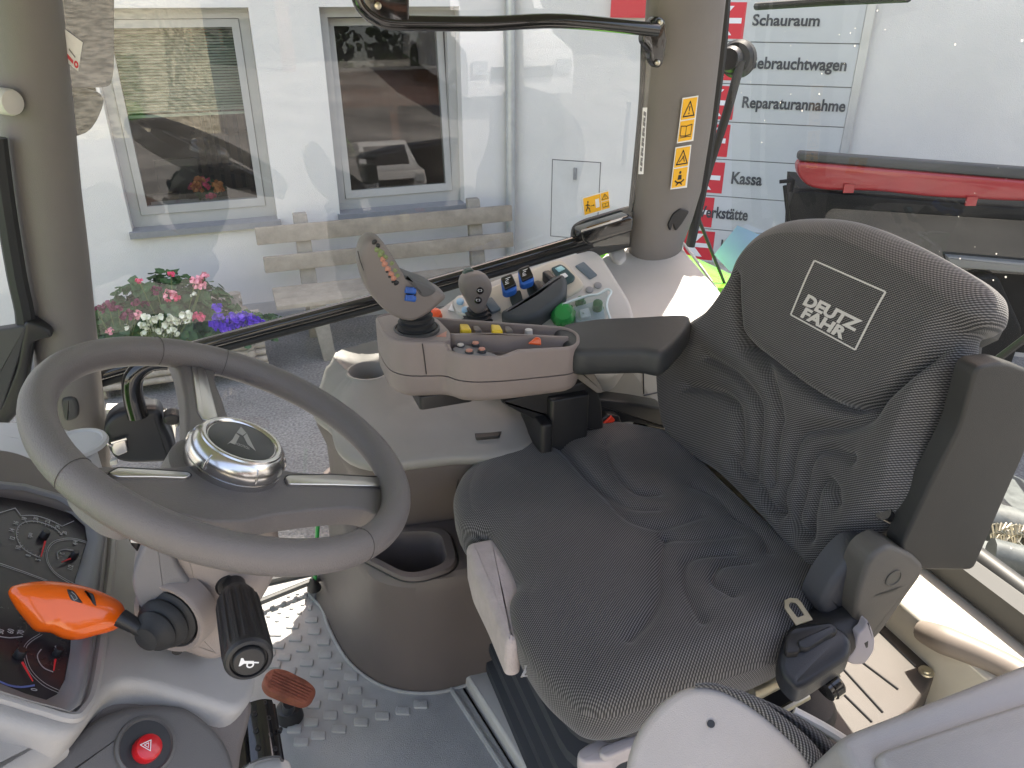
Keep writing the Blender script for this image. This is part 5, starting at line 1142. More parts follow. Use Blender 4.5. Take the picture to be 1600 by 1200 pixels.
# clear flap with green knobs
cf = thing('hitch_control_panel', 'green knobs under a clear plastic flap beside the armrest', 'control panel', sw(905, 480))
q = MB(); fr_ = [sw(*p, .03) for p in ((879, 478), (883, 474), (918, 462), (934, 460), (948, 452), (955, 456), (950, 466), (948, 480), (954, 500))]; q.add(tube(fr_, .0028, 8, sub=4)); q.build('flap_frame', mat('clear_edge', (.62, .70, .72), .15), cf)
q = MB(); q.add(prism([sw(*p, .03) for p in ((880, 479), (918, 464), (936, 461), (949, 454), (950, 470), (948, 498), (905, 502))], SPN*.002, .0005, r=.004)); q.build('flap', CLEAR, cf)
q = MB(); q.add(prism([sw(*p, .006) for p in ((895, 480), (940, 468), (946, 498), (900, 505))], -SPN*.005, .001, r=.004)); q.build('base_plate', mat('pale_steel_blue', (.36, .42, .46), .35), cf)
for (x, y, r, h) in ((907, 474, .010, .018), (933, 484, .013, .026)):
    q = MB(); q.add(lathe(sw(x, y, .0), SPN, [(0, r*1.2), (.004, r*1.15), (.006, r*.85), (h, r*.8), (h+.002, r*.6), (h+.002, 0)], 20)); q.build('small_knob', mat('dark_green_knob', (.04, .16, .06), .35), cf)
q = MB(); q.add(prism([sw(*p, .014) for p in ((905, 484), (920, 480), (924, 494), (907, 497))], -SPN*.01, .002, r=.004)); q.add(lathe(sw(912, 489, .014), SPN, [(0, .003), (.003, .003), (.004, 0)], 10)); q.build('steel_tab', mat('pale_steel', (.6, .64, .67), .3), cf)
c = sw(880, 497, -.006)
ax = V(-.35, -.75, .8).normalized()
q = MB(); q.add(lathe(c, ax, [(-.006, .026), (.0, .027), (.004, .0265), (.022, .0262), (.03, .024), (.036, .018), (.038, 0)], 28)); kb = q.build('depth_knob', GREEN, cf)
q = MB(); q.add(lathe(c-ax*.0, ax, [(-.016, .0275), (-.004, .0278), (.0005, .0278)], 28)); q.build('red_ring', RED, kb)
q = MB(); b1 = ax.orthogonal().normalized(); b2 = ax.cross(b1)
for k in range(12):
    a = k*math.pi/6; e = b1*math.cos(a)+b2*math.sin(a); q.add(tube([c+e*.0265+ax*.002, c+e*.0265+ax*.022, c+e*.0245+ax*.030], .0014, 5))
q.build('grip_ribs', GREEN, kb)
# ---------------------------------------------------------------- armrest pod
pod = thing('armrest_pod', 'brown grey armrest pod with buttons and open tray under the joystick', 'control pod', (.38, 1.2, .63))
YN = 1.17
def A(x, y, Y=YN): return py(x, y, Y)
# outline in plan (tractor metres) taken from the photographed lower edge
ZB, ZM, ZT = .655, .705, .765
def podplan(z):
    return [V(x, y, z) for x, y in ((.213, 1.335), (.212, 1.26), (.216, 1.222), (.236, 1.197), (.270, 1.188), (.306, 1.182), (.320, 1.158), (.350, 1.143), (.405, 1.136), (.528, 1.136), (.552, 1.155), (.572, 1.20), (.560, 1.235), (.470, 1.262), (.394, 1.287), (.341, 1.303), (.25, 1.345))]
pl_ = rnd(podplan(0), .022, 4); cpod = sum(pl_, Vector())/len(pl_)
def pr(z, g, sl=0): 
    out = inset(pl_, g, V(0, 0, 1)); return [V(p.x, p.y, z+sl*(p.x-.2)) for p in out]
q = MB(); q.add(loft([pr(ZB+.004, .012, -.04), pr(ZB, .02, -.04)][::-1]+[pr(ZB+.01, .004, -.04), pr(ZB+.02, .001, -.04), pr(ZM-.0012, .0, -.06)])); q.build('lower_shell', TAUPE, pod, 40)
q = MB(); q.add(loft([pr(ZM-.001, .0035, -.06), pr(ZM+.001, .0035, -.06)])); q.build('shell_gap', BLACK, pod, 40)
# upper shell: walls up to the rim
def top_z(p):
    """rim height: high at the joystick, lower step at the buttons, long tray rim"""
    x, y = p.x, p.y
    return ZT-.02*max(0, (x-.25))
q = MB(); upper = [pr(ZM+.0012, .0, -.06)]
def rimz(x): return .767-.10*max(0, x-.25)
def rim(g, dz):
    out = inset(pl_, g, V(0, 0, 1)); r = []
    for p in out:
        z = rimz(p.x)
        if p.y < 1.18 and p.x > .305:
            t = min(1, max(0, (p.x-.395)/.03)); z -= .012*(1-t)+.001*t
        r.append(V(p.x, p.y, z+dz))
    return r
upper += [rim(0, -.006), rim(.001, -.002), rim(.003, 0), rim(.0055, 0), rim(.007, -.002)]
q.add(loft(upper+[[V(p.x, p.y, .722-.05*(p.x-.2)) for p in rim(.008, 0)]], True, True)); us = q.build('upper_shell', TAUPE, pod, 35)
q = MB(); q.add(tube([V(.268, 1.1870, .764), V(.270, 1.1868, .74), V(.272, 1.1864, .705)], .001, 6)); q.build('split_line', BLACK, us)
def dk_(pts, dz, th, name, m_=TAUPE, bev=.002, r=.010):
    q = MB(); q.add(prism([V(x, y, rimz(x)+dz) for x, y in pts], (0, 0, -th), bev, r=r)); return q.build(name, m_, us)
dk_([(.218, 1.325), (.217, 1.258), (.221, 1.226), (.240, 1.203), (.272, 1.194), (.312, 1.189), (.322, 1.20), (.330, 1.232), (.325, 1.30), (.26, 1.335)], .001, .03, 'joystick_deck')
dk_([(.325, 1.224), (.335, 1.217), (.40, 1.212), (.47, 1.196), (.54, 1.180), (.542, 1.186), (.472, 1.203), (.402, 1.219), (.345, 1.224)], .0005, .035, 'centre_spine', r=.003, bev=.0015)
dk_([(.322, 1.160), (.345, 1.149), (.385, 1.145), (.392, 1.152), (.378, 1.172), (.362, 1.198), (.340, 1.205), (.320, 1.19)], -.014, .02, 'button_deck', mat('button_deck_grey', (.19, .185, .195), .45), r=.008)
for (x, y), mm_ in zip(((719.5, 540), (743, 537), (733, 549), (753, 546.5)), (mat('button_white', (.55, .52, .48), .4), SALMON, SALMON, SALMON)):
    c = pz(x, y, .7455); q = MB(); q.add(lathe(c, (0, 0, 1), [(-.006, .0078), (.0, .0078), (.001, .007), (.001, .0)], 20)); bt_ = q.build('round_button', mat('button_ring', (.05, .05, .055), .4), us)
    q = MB(); q.add(lathe(c+V(0, 0, .0011), (0, 0, 1), [(0, .006), (.002, .0056), (.0025, .004), (.0025, 0)], 20)); q.build('cap', mm_, bt_)
for (x, y) in ((727, 510), (776, 511)):
    q = MB(); q.add(prism([pz(x-9, y-5, .756), pz(x+5, y-4, .756), pz(x+10, y+5, .756), pz(x-7, y+6, .756)], (0, 0, -.02), .003, r=.004)); q.build('yellow_rocker', YELLOW, us)
    q = MB(); q.add(prism([pz(x+12, y-1, .75), pz(x+20, y-2, .75), pz(x+26, y+5, .75), pz(x+14, y+6, .75)], (0, 0, -.012), .002, r=.003)); q.build('dark_rocker', TAUPE_D, us)
q = MB(); q.add(lathe(pz(826, 518, .738), (0, 0, 1), [(-.01, .008), (.004, .007), (.005, 0)], 16)); q.build('ivory_button', CREAM, us)
q = MB(); a0, a1 = V(.475, 1.165, .718), pz(838, 531, .746)
q.add(prism([pz(825, 538, .742), pz(838, 527, .748), pz(845, 529, .748), pz(846, 540, .742)], (0.004, .012, -.004), .003, r=.004)); q.build('orange_lever', mat('orange_red_lever', (.85, .13, .03), .3), us)
q = MB(); q.add(prism([pz(682, 525, .7635), pz(698, 517, .762), pz(697, 526, .762)], (0, 0, -.002), .0003, r=0)); q.build('turtle_mark', SALMON, us)
q = MB(); q.add(bbox(.26, .36, 1.20, 1.3, .628, .655, .004)); q.build('mount_plate', BLACK, pod)
q = MB(); q.add(prism([py(*p, 1.22) for p in ((780, 628), (900, 600), (925, 590), (940, 625), (945, 680), (840, 660))], (0, .08, 0), .006, r=.015)); q.build('support_arm', BLACK, pod)
q = MB(); q.add(prism([py(*p, 1.205) for p in ((865, 545), (885, 553), (930, 585), (945, 612), (935, 616), (900, 590))], (0, .06, 0), .003, r=.006)); q.build('arm_side_cover', mat('side_cover_grey', (.22, .20, .185), .45), pod)
# soft armrest
ra = thing('soft_armrest', 'long charcoal armrest pad between the control pod and the backrest', 'armrest', (.68, 1.2, .68))
q = MB()
def RA(x, y, z): return pz(x, y, z)
tp_ = [RA(868, 516, .735), RA(884, 505, .735), RA(930, 497, .735), RA(1000, 493, .735), RA(1120, 492, .735), RA(1150, 560, .735), RA(1060, 545, .735), RA(1000, 541, .735), RA(930, 541, .735), RA(897, 543, .735)]
tp_ = [V(.560, 1.275, 0), V(.575, 1.315, 0), V(.62, 1.338, 0), V(.68, 1.337, 0), V(.79, 1.30, 0), V(.79, 1.14, 0), V(.735, 1.150, 0), V(.62, 1.185, 0), V(.572, 1.215, 0)]
ZA = .732; tp_ = [RA(*p, ZA) for p in ((866, 518), (872, 510), (886, 503), (930, 496), (990, 493), (1080, 493), (1044, 546), (1000, 546), (940, 547), (896, 546))]; tp_ = [V(p.x, p.y, 0) for p in tp_]
o_ = spline(tp_, 5, True)
def rr_2(g, z): 
    c = inset(o_, g, V(0, 0, 1)); return [V(p.x, p.y, z) for p in c]
q.add(loft([rr_2(.014, .679), rr_2(.006, .682), rr_2(.001, .690), rr_2(.0, .70), rr_2(.0005, .718), rr_2(.003, .726), rr_2(.008, .7305), rr_2(.014, .732)])); q.build('pad', mat('armrest_skin', (.036, .039, .042), .5, grain=.5), ra, 60)
# ---------------------------------------------------------------- main joystick
js = thing('main_joystick', 'large brown grey joystick with blue and coloured buttons on the pod', 'joystick', (.262, 1.27, .79))
JX = pz(651, 513, .767); 
q = MB(); prf = []
for k in range(6): prf += [(k*.0105, .034-.0024*k), (k*.0105+.004, .035-.0024*k), (k*.0105+.0065, .029-.0024*k), (k*.0105+.0105, .029-.0024*k)]
q.add(lathe(JX, (0, 0, 1), [(-.012, .034)]+prf, 36)); q.build('boot', RUBBER, js)
q = MB(); q.add(lathe(JX, (0, 0, 1), [(-.004, .041), (.002, .041), (.003, .038), (.0, .036)], 36)); q.build('boot_ring', DARKP, js)
JY = JX.y-.02
def J(x, y, Y=0): return py(x, y, JY+Y)
side = [(576, 366), (566, 372), (559, 388), (558, 408), (563, 430), (572, 450), (588, 470), (604, 484), (622, 493), (640, 496), (655, 490), (668, 482), (682, 470), (692, 460), (688, 452), (672, 444), (655, 438), (640, 430), (628, 425), (620, 412), (610, 395), (600, 380), (590, 370)]
q = MB(); sd = [J(*p) for p in side]; W_ = .026
def jr(s, Y): c = sum(sd, Vector())/len(sd); return [c+(p-c)*s+V(0, Y, 0) for p in spline(sd, 3, True)]
q.add(loft([jr(.86, -W_), jr(.93, -W_*.93), jr(.985, -W_*.7), jr(1.0, -W_*.35), jr(1.0, W_*.3), jr(.985, W_*.7), jr(.93, W_*.95), jr(.86, W_)])); hd = q.build('handle', mat('joystick_taupe', (.20, .175, .165), .48, grain=.4), js, 60)
# dark control face: upper edge of the crescent
fc_ = [(588, 372), (598, 382), (612, 402), (622, 420), (632, 432), (648, 441), (660, 452)]
q = MB(); vv_ = []
A1 = spline([J(x-4, y+6, -.0285) for x, y in fc_], 4)
q.add(tube([J(x-7, y+4, -.024) for x, y in ((566, 388), (572, 410), (584, 436), (600, 460), (622, 480), (640, 488))], .0008, 5, sub=4)); q.build('seam', BLACK, hd)
rnd2 = random.Random(3)
def dot(x, y, r, m_, nm, Y=-.024, ax=V(.5, -.6, .65)):
    q = MB(); c = J(x, y, Y); q.add(lathe(c, ax, [(-.006, r), (.002, r*.95), (.004, r*.6), (.004, 0)], 14)); return q.build(nm, m_, hd)
for (x, y, r, m_) in ((585, 378, .004, BLACK), (590, 384, .004, BLACK), (596, 393, .0055, OLIVE), (589, 389, .005, OLIVE), (594, 397, .005, OLIVE), (602, 401, .005, OLIVE), (601, 411, .0055, SALMON), (606, 419, .0055, SALMON), (611, 427, .0055, SALMON), (615, 434, .005, SALMON), (612, 411, .004, OLIVE), (617, 422, .004, OLIVE), (598, 404, .005, SALMON), (619, 441, .005, BLACK), (621, 430, .004, OLIVE), (608, 432, .003, BLACK), (604, 424, .003, BLACK), (613, 440, .003, BLACK)): dot(x, y, r, m_, 'coloured_button')
q = MB(); q.add(prism([J(x, y, -.027) for x, y in ((634, 450), (646, 448), (652, 458), (646, 472), (634, 466))], (0, .01, 0), .002, r=.004)); q.build('thumbwheel_well', BLACK, hd)
for dy in (0, 12):
    q = MB(); q.add(tube([J(634, 453+dy, -.029), J(648, 455+dy, -.026)], .0055, 12)); 
    for k in range(6): q.add(tube([J(635+k*2.2, 449+dy, -.0335), J(635+k*2.2, 457+dy, -.034)], .0012, 5))
    q.build('blue_thumbwheel', BLUE, hd)
q = MB(); q.add(prism([J(x, y, -.0275) for x, y in ((630, 430), (648, 438), (668, 444), (684, 454), (676, 462), (664, 466), (655, 462), (646, 446))], (0, .05, 0), .004, r=.008)); q.build('palm_pad', mat('palm_pad_grey', (.10, .10, .105), .55), hd)
q = MB(); q.add(prism([J(x, y, .02) for x, y in ((620, 418), (628, 424), (622, 426))], (0, .003, 0), .0005, r=0)); q.build('side_button', SALMON, hd)
# ---------------------------------------------------------------- cross-gate joystick
j2 = thing('small_joystick', 'small rounded loader joystick with two dark round buttons behind the pod', 'joystick', sw(744, 496, 0))
JB = sw(746, 497, .0); 
q = MB(); prf = []
for k in range(4): prf += [(k*.008, .034-.004*k), (k*.008+.003, .035-.004*k), (k*.008+.005, .028-.0035*k), (k*.008+.008, .028-.0035*k)]
q.add(lathe(JB+V(0, 0, -.005), (0, 0, 1), prf+[(.045, .014), (.05, .0)], 28)); q.build('boot', RUBBER, j2)
q = MB(); Yk = JB.y-.02
def K(x, y, Y=0): return py(x, y, Yk+Y)
kp = [(744, 488), (736, 484), (728, 470), (720, 456), (718, 442), (722, 431), (733, 425), (746, 424), (758, 428), (766, 440), (766, 454), (760, 468), (754, 484)]
kd = [K(*p) for p in kp]; kc = sum(kd, Vector())/len(kd)
def kr(s, Y): return [kc+(p-kc)*s+V(0, Y, 0) for p in spline(kd, 3, True)]
q.add(loft([kr(.6, -.019), kr(.85, -.017), kr(.97, -.010), kr(1, 0), kr(.97, .012), kr(.85, .02), kr(.6, .024)])); kh = q.build('knob', mat('joystick_taupe', (.20, .175, .165), .48), j2, 60)
for (x, y) in ((750, 454), (747, 469)):
    q = MB(); q.add(lathe(K(x, y, -.0185), (0, -1, .1), [(-.004, .0085), (.0015, .008), (.003, .0065), (.003, 0)], 20)); b_ = q.build('round_button', BLACKG, kh)
    T = lambda a, b, x=x, y=y: K(x+a*4, y-b*4, -.0222); q = MB(); q.add(ring2d((-.35, 0), .28, .48, T, 10, 60, 300)); q.add(ring2d((.35, 0), .28, .48, T, 10, -120, 120)); q.build('symbol', WHITEI, b_, 0)
q = MB(); q.add(prism([K(x, y, .0) for x, y in ((724, 432), (728, 423), (740, 420), (742, 427), (730, 430))], (0, .015, 0), .003, r=.005)); q.build('top_rocker', mat('rocker_green_black', (.03, .06, .05), .3), kh)
# ================================================================== STEERING WHEEL
WC = V(-.0405, .836, .832); WN = V(.4686, -.039, .8826).normalized()
wa = (V(0, 1, 0)-WN*WN.y).normalized(); wb = WN.cross(wa)
def wp(x, y, h=0): return pn(x, y, WC+WN*h, WN)
sw_ = thing('steering_wheel', 'three spoked grey steering wheel with a polished hub', 'steering wheel', WC)
q = MB(); R0 = .2035; rings = []
for k in range(120):
    a = 2*math.pi*k/120; e = wa*math.cos(a)+wb*math.sin(a); c = WC+e*R0
    rings.append([c+e*(math.cos(t)*.0178)+WN*(math.sin(t)*.0195) for t in [2*math.pi*j/20 for j in range(20)]])
q.add(loft(rings, closed=True)); rim_ = q.build('rim', WHEELM, sw_, 60)
def groove_at(x, y, nm='grip_seam'):
    p = wp(x, y)-WC; e = p.normalized(); c = WC+e*R0; t = e.cross(WN)
    q = MB(); q.add(tube([c+e*math.cos(s)*.0180+WN*math.sin(s)*.0197 for s in [i*math.pi/12 for i in range(-2, 15)]], .0005, 5)); q.build(nm, mat('seam_dark', (.07, .064, .06), .6), rim_)  # dark joint line across the rim grip
for p in ((246, 552), (350, 575), (120, 742), (560, 850)): groove_at(*p)
q = MB(); q.add(prism(spline([wp(*p, -.008) for p in ((272, 540), (280, 575), (289, 620), (291, 680), (300, 715), (330, 735), (385, 720), (420, 700), (392, 672), (362, 655), (348, 620), (337, 590), (342, 565), (330, 550))], 3, True), -WN*.022, .006, r=0)); sp1 = q.build('spoke', WHEELM, sw_)
q = MB(); q.add(prism([wp(*p, -.010) for p in ((112, 742), (150, 727), (230, 730), (288, 728), (330, 712), (400, 712), (445, 735), (520, 741), (605, 741), (628, 752), (628, 790), (604, 812), (575, 795), (540, 792), (480, 797), (425, 804), (385, 814), (330, 814), (285, 803), (245, 792), (205, 812), (170, 802), (130, 770))], -WN*.026, .004, r=.012, seg=4)); sp2 = q.build('spoke', WHEELM, sw_)
def trim(pts, par, h=-.006): 
    q = MB(); q.add(prism([wp(*p, h) for p in pts], -WN*.006, .0018, r=.003, seg=2)); q.build('silver_trim', CHROME2, par)
    q = MB(); q.add(prism(inset([wp(*p, h-.0025) for p in pts], -.0014, WN), -WN*.002, .0005, r=.003, seg=2)); q.build('trim_gasket', BLACK, par)
trim([(296, 546), (300, 542), (307, 544), (325, 590), (341, 650), (336, 657), (318, 655), (309, 642)], sp1)
trim([(170, 738), (184, 730), (240, 733), (294, 737), (300, 741), (291, 746), (240, 744), (184, 744)], sp2)
trim([(446, 746), (450, 742), (520, 741), (606, 746), (624, 755), (608, 760), (520, 757), (452, 756)], sp2)
HC = pn(362, 716, WC+WN*.004, WN)
HC = wp(361, 729, -.014)
q = MB(); q.add(lathe(HC, WN, [(-.03, .070), (-.004, .067), (.001, .060), (.002, 0)], 56)); q.build('hub_base', WHEELM, sw_)
q = MB(); q.add(lathe(HC, WN, [(0.0, 0.0535), (0.01155, 0.0545), (0.0121, 0.0528), (0.0132, 0.0528), (0.01386, 0.0548), (0.0187, 0.0552), (0.0242, 0.0545), (0.0297, 0.0523), (0.03355, 0.0492), (0.0352, 0.0475), (0.03608, 0.0462), (0.03795, 0.0452), (0.03872, 0.0438), (0.0385, 0.041), (0.0374, 0.0395), (0.03575, 0.0385), (0.0352, 0)], 80)); hb_ = q.build('hub_ring', CHROME, sw_, 25)
q = MB(); q.add(lathe(HC, WN, [(.0352, .0378), (.0366, .0374), (.0370, .036), (.0371, 0)], 56)); ds = q.build('emblem_disc', mat('emblem_disc_dark', (.05, .052, .055), .3), hb_)
for k in range(6):
    a = math.radians(20+60*k); e = wa*math.cos(a)+wb*math.sin(a)
    q = MB(); q.add(tube([HC+e*.0553+WN*.016, HC+e*.0545+WN*.0242, HC+e*.0505+WN*.0325], [.0012, .0016, .0010], 8)); q.build('rib', CHROME, hb_)
TE = lambda x, y: pn(125+x/3.2, 390+y/3.2, HC+WN*.0375, WN)
q = MB(); q.add(poly2d([(805, 885), (832, 916), (812, 930), (783, 915)], TE)); q.add(poly2d([(780, 918), (798, 932), (775, 975), (752, 966), (735, 973), (762, 950)], TE)); q.add(poly2d([(834, 918), (818, 934), (838, 975), (880, 1008), (862, 975)], TE)); q.build('emblem', mat('emblem_grey', (.35, .35, .35), .3, metal=.6), ds, 0)
et = lambda a, b: TE(778+a, 975+a*.38-b)
q = MB(); q.add(text('AGROTRON', (68, 13), et, .01)); q.build('emblem_lettering', mat('emblem_grey', (.35, .35, .35), .3), ds, 0)
# ================================================================== STEERING COLUMN, LEVERS
scn = thing('steering_column', 'warm grey moulded column shroud under the steering wheel', 'steering column', (-.13, .83, .5))
COLM = mat('column_taupe', (.33, .285, .265), .48, grain=.4); COLG = mat('column_grey', (.20, .195, .205), .48, grain=.4)
def cy_(x, y, Y=.765): return py(x, y, Y)
q = MB(); q.add(prism([cy_(*p) for p in ((232, 840), (300, 800), (430, 805), (440, 870), (436, 900), (420, 935), (402, 962), (396, 990), (372, 1022), (345, 1040), (322, 1042), (290, 1032), (262, 1018), (250, 985), (215, 950), (203, 905))], (0, .13, 0), .022, r=.03, bseg=6)); body = q.build('shroud', COLM, scn)
q = MB(); q.add(prism([cy_(*p, .757) for p in ((215, 948), (204, 908), (222, 860), (235, 838), (262, 845), (275, 880), (305, 925), (322, 945), (300, 955), (280, 1000), (262, 1012), (250, 990))], (0, .02, 0), .005, r=.015)); q.build('side_cover', COLG, body)
q = MB(); q.add(tube([cy_(*p, .7555) for p in ((300, 1000), (304, 999), (320, 970), (338, 974))], .0011, 6)); q.build('hatch_gap', BLACK, body)
for (x, y, r) in ((277, 1017, .006), (396, 820, .006)):
    q = MB(); q.add(lathe(cy_(x, y, .7565), (0, -1, 0), [(-.002, r), (.0006, r), (.0006, 0)], 16)); q.build('screw_hole', BLACK, body)
q = MB(); q.add(prism([cy_(*p, .79) for p in ((200, 835), (222, 838), (220, 858), (214, 864), (202, 850))], (0, .02, 0), .003, r=.006)); kk = q.build('key_switch', BLACK, body)
q = MB(); q.add(prism([cy_(*p, .7885) for p in ((204, 841), (218, 842), (217, 849), (204, 848))], (0, .001, 0), .0002, r=.001)); q.build('white_mark', WHITEI, kk)
# boss ring and boot for the orange lever
bx0 = cy_(268, 962, .757); bd_ = (rd(225, 975, .83)-bx0).normalized()
bd_ = V(-.55, -.82, .12).normalized()
q = MB(); q.add(lathe(bx0, bd_, [(-.02, .047), (.004, .046), (.008, .043), (.006, .038), (-.01, .036)], 40)); q.build('boot_collar', COLM, scn)
ol = thing('shuttle_lever', 'orange paddle lever left of the steering column', 'lever', bx0)
q = MB(); q.add(lathe(bx0, bd_, [(-.006, .035), (.006, .035), (.010, .029), (.014, .031), (.020, .029), (.024, .023), (.028, .025), (.034, .022), (.038, .016), (.044, .014), (.046, 0)], 36)); q.build('boot', RUBBER, ol)
ls = bx0+bd_*.035; le = rd(188, 965, .845)
q = MB(); q.add(tube([ls, ls.lerp(le, .5)+V(0, 0, .0), le], [.0095, .0085, .010], 14)); q.build('stalk', BLACK, ol)
dpl = .85
side = [(13, 930), (14, 921), (24, 914), (60, 908), (95, 909), (130, 915), (160, 925), (184, 937), (194, 948), (197, 962), (192, 976), (176, 986), (150, 993), (122, 1000), (98, 998), (78, 989), (55, 986), (38, 968), (24, 950)]
ln = (CAM-rd(100, 955, dpl)).normalized()
od = [pn(x, y, rd(100, 955, dpl), ln) for x, y in side]; oc = sum(od, Vector())/len(od)
def orr(s, w_): return [oc+(p-oc)*s+ln*w_ for p in spline(od, 4, True)]
q = MB(); q.add(loft([orr(.55, -.016), orr(.8, -.0135), orr(.94, -.008), orr(1, -.001), orr(.985, .005), orr(.93, .010), orr(.82, .0145), orr(.6, .018), orr(.3, .0195)])); pd = q.build('paddle', ORANGE, ol, 75)
def pp_(x, y, h): return pn(x, y, rd(100, 955, dpl)+ln*h, ln)
q = MB(); q.add(prism([pp_(*p, .0192) for p in ((104, 920), (115, 923), (131, 943), (118, 944), (110, 938))], -ln*.004, .001, r=.002)); lb2 = q.build('direction_label', BLACK, pd)
q = MB(); q.add(prism([pp_(*p, .0185) for p in ((131, 922), (146, 928), (152, 948), (147, 950), (142, 940), (140, 930))], -ln*.005, .001, r=.002)); q.build('direction_label', BLACK, pd)
q = MB(); q.add(line2d([(111, 930), (116, 938), (121, 935), (117, 929), (112, 925)], 1.2, lambda a, b: pp_(a, b, .0196))); q.build('label_print', mat('sticker_grey_ink', (.2, .2, .2), .5, var=0) if 0 else mat('label_grey', (.3, .3, .3), .5), lb2, 0)
# multifunction stalk with horn symbol
ms = thing('indicator_stalk', 'black ribbed stalk with horn symbol on its end', 'stalk', rd(350, 900, .9))
s0, s1 = rd(371, 940, .865), rd(389, 1032, .765); sax = (s1-s0).normalized()
q = MB(); q.add(lathe(s0, sax, [(-.07, .012), (-.02, .013), (-.012, .018), (-.004, .0205), (.0, .0215)], 32)); q.build('neck', BLACK, ms)
L_ = (s1-s0).length; rings = []; a_ = sax.orthogonal().normalized(); b_ = sax.cross(a_)
for h, r, am in ((0, .0215, 0), (.004, .0225, .0006), (.012, .023, .0009), (L_*.5, .0235, .0009), (L_-.014, .024, .0009), (L_-.008, .0242, .0), (L_-.003, .0238, 0), (L_, .0215, 0), (L_+.001, .0185, 0), (L_-.002, .0175, 0)):
    rings.append([s0+sax*h+(a_*math.cos(t)+b_*math.sin(t))*(r+am*(1 if (j//3) % 2 else -1)) for j, t in enumerate([2*math.pi*j/96 for j in range(96)])])
q = MB(); q.add(loft(rings)); bar_ = q.build('ribbed_grip', BLACK, ms, 30)
q = MB(); q.add(lathe(s0+sax*(L_-.003), sax, [(0, .0160), (.004, .0160), (.006, .0145), (.0065, .012), (.0065, 0)], 36)); hbn = q.build('horn_button', BLACK, ms)
ec = s0+sax*(L_+.0038); hu = (pn(410, 1040, ec, sax)-pn(390, 1040, ec, sax)).normalized(); hv = hu.cross(sax)*-1
hv = (pn(400, 1030, ec, sax)-pn(400, 1045, ec, sax)); hv = (hv-hu*hv.dot(hu)).normalized()
T = lambda a, b: ec+hu*a*.001+hv*b*.001
q = MB(); q.add(poly2d([(-9, 5), (-7, 5), (-5, 2), (4, 2), (4, -1.2), (-5, -1.2), (-8, -4), (-9.5, -4)], T)); q.add(ring2d((1.2, -2.2), 2.2, 3.8, lambda a, b: T(a, b)+sax*.0001, 20)); q.add(line2d([(3, .5), (8.5, .2)], 1.6, lambda a, b: T(a, b)+sax*.0002)); q.build('horn_symbol', WHITEI, hbn, 0)
q = MB(); T2 = lambda x, y: pn(x, y, s0+sax*-.001, (CAM-s0)); q.add(ring2d((0, 0), 1.4, 2.2, lambda a, b: pn(387+a, 935+b, rd(387, 935, .835), ray(387, 935)), 12)); q.build('stalk_symbol', WHITEI, bar_, 0)
q = MB(); sb0 = rd(352, 892, .93); q.add(lathe(sb0, (s0-sb0), [(-.03, .036), (.0, .036), (.008, .030), (.014, .031), (.022, .026), (.028, .020), (.04, .015)], 32)); q.build('stalk_boot', BLACK, ms)
# ================================================================== DASHBOARD
dsh = thing('dashboard', 'pale grey dashboard moulding around the instrument cluster', 'dashboard', (-.35, .85, .4))
DN = V(.6, 0, .8); DP = V(-.25, 0, .65)
def dd(x, y, h=0): return pn(x, y, DP+DN*h, DN)
DL = mat('dash_pale', (.43, .415, .40), .5, grain=.4)
q = MB(); q.add(prism([dd(*p, -.004) for p in ((-120, 690), (20, 700), (75, 735), (130, 775), (180, 800), (230, 830), (280, 870), (300, 900), (300, 960), (360, 985), (404, 1010), (404, 1060), (396, 1092), (372, 1112), (330, 1098), (230, 1068), (190, 1066), (168, 1082), (148, 1112), (112, 1152), (-120, 1092))], -DN*.06, .012, r=.03, bseg=5)); q.build('main_moulding', DL, dsh)
q = MB(); q.add(prism([dd(*p, .012) for p in ((-120, 688), (20, 702), (60, 718), (100, 748), (140, 775), (168, 800), (178, 815), (165, 822), (150, 808), (110, 790), (60, 775), (-120, 745))], -DN*.05, .008, r=.02)); q.build('cluster_hood', TAUPE_D, dsh)
q = MB(); q.add(tube([dd(*p, -.002) for p in ((178, 815), (175, 870), (168, 930), (158, 1010), (146, 1080), (132, 1108), (112, 1122), (60, 1108), (0, 1090), (-100, 1060))], .006, 8, sub=4)); q.build('edge_bead', DL, dsh)
dl_out = [(-120, 770), (0, 774), (33, 776), (80, 787), (112, 803), (133, 822), (137, 845), (127, 877), (118, 907), (114, 960), (110, 1017), (102, 1062), (90, 1085), (73, 1094), (40, 1084), (0, 1068), (-120, 1030)]
bz_out = [(-120, 748), (0, 752), (40, 756), (95, 772), (135, 790), (158, 812), (164, 840), (158, 880), (153, 921), (147, 975), (140, 1030), (132, 1075), (125, 1100), (108, 1112), (50, 1097), (0, 1082), (-120, 1048)]
icl = thing('instrument_cluster', 'dark instrument cluster with red needles behind the orange lever', 'instrument cluster', dd(60, 930))
q = MB(); q.add(prism([dd(*p, .001) for p in dl_out], -DN*.003, .0003, r=.004)); q.build('dial_face', mat('dial_face', (.028, .024, .028), .25, var=.1), icl)
def bzr(t, h): return [dd(a[0]*(1-t)+b[0]*t, a[1]*(1-t)+b[1]*t, h) for a, b in zip(dl_out, bz_out)]
q = MB(); q.add(loft([bzr(-.03, .0), bzr(.0, .003), bzr(.25, .006), bzr(.5, .012), bzr(.8, .016), bzr(1.0, .014), bzr(1.05, .0)], False, False)); q.build('bezel', mat('bezel_grey', (.22, .22, .23), .4, grain=.3), icl, 60)
INK = mat('dial_print', (.42, .42, .45), .5, var=0); INKB = mat('dial_print_blue', (.15, .2, .5), .5, var=0); INKR = mat('needle_red', (.75, .03, .04), .4, var=0)
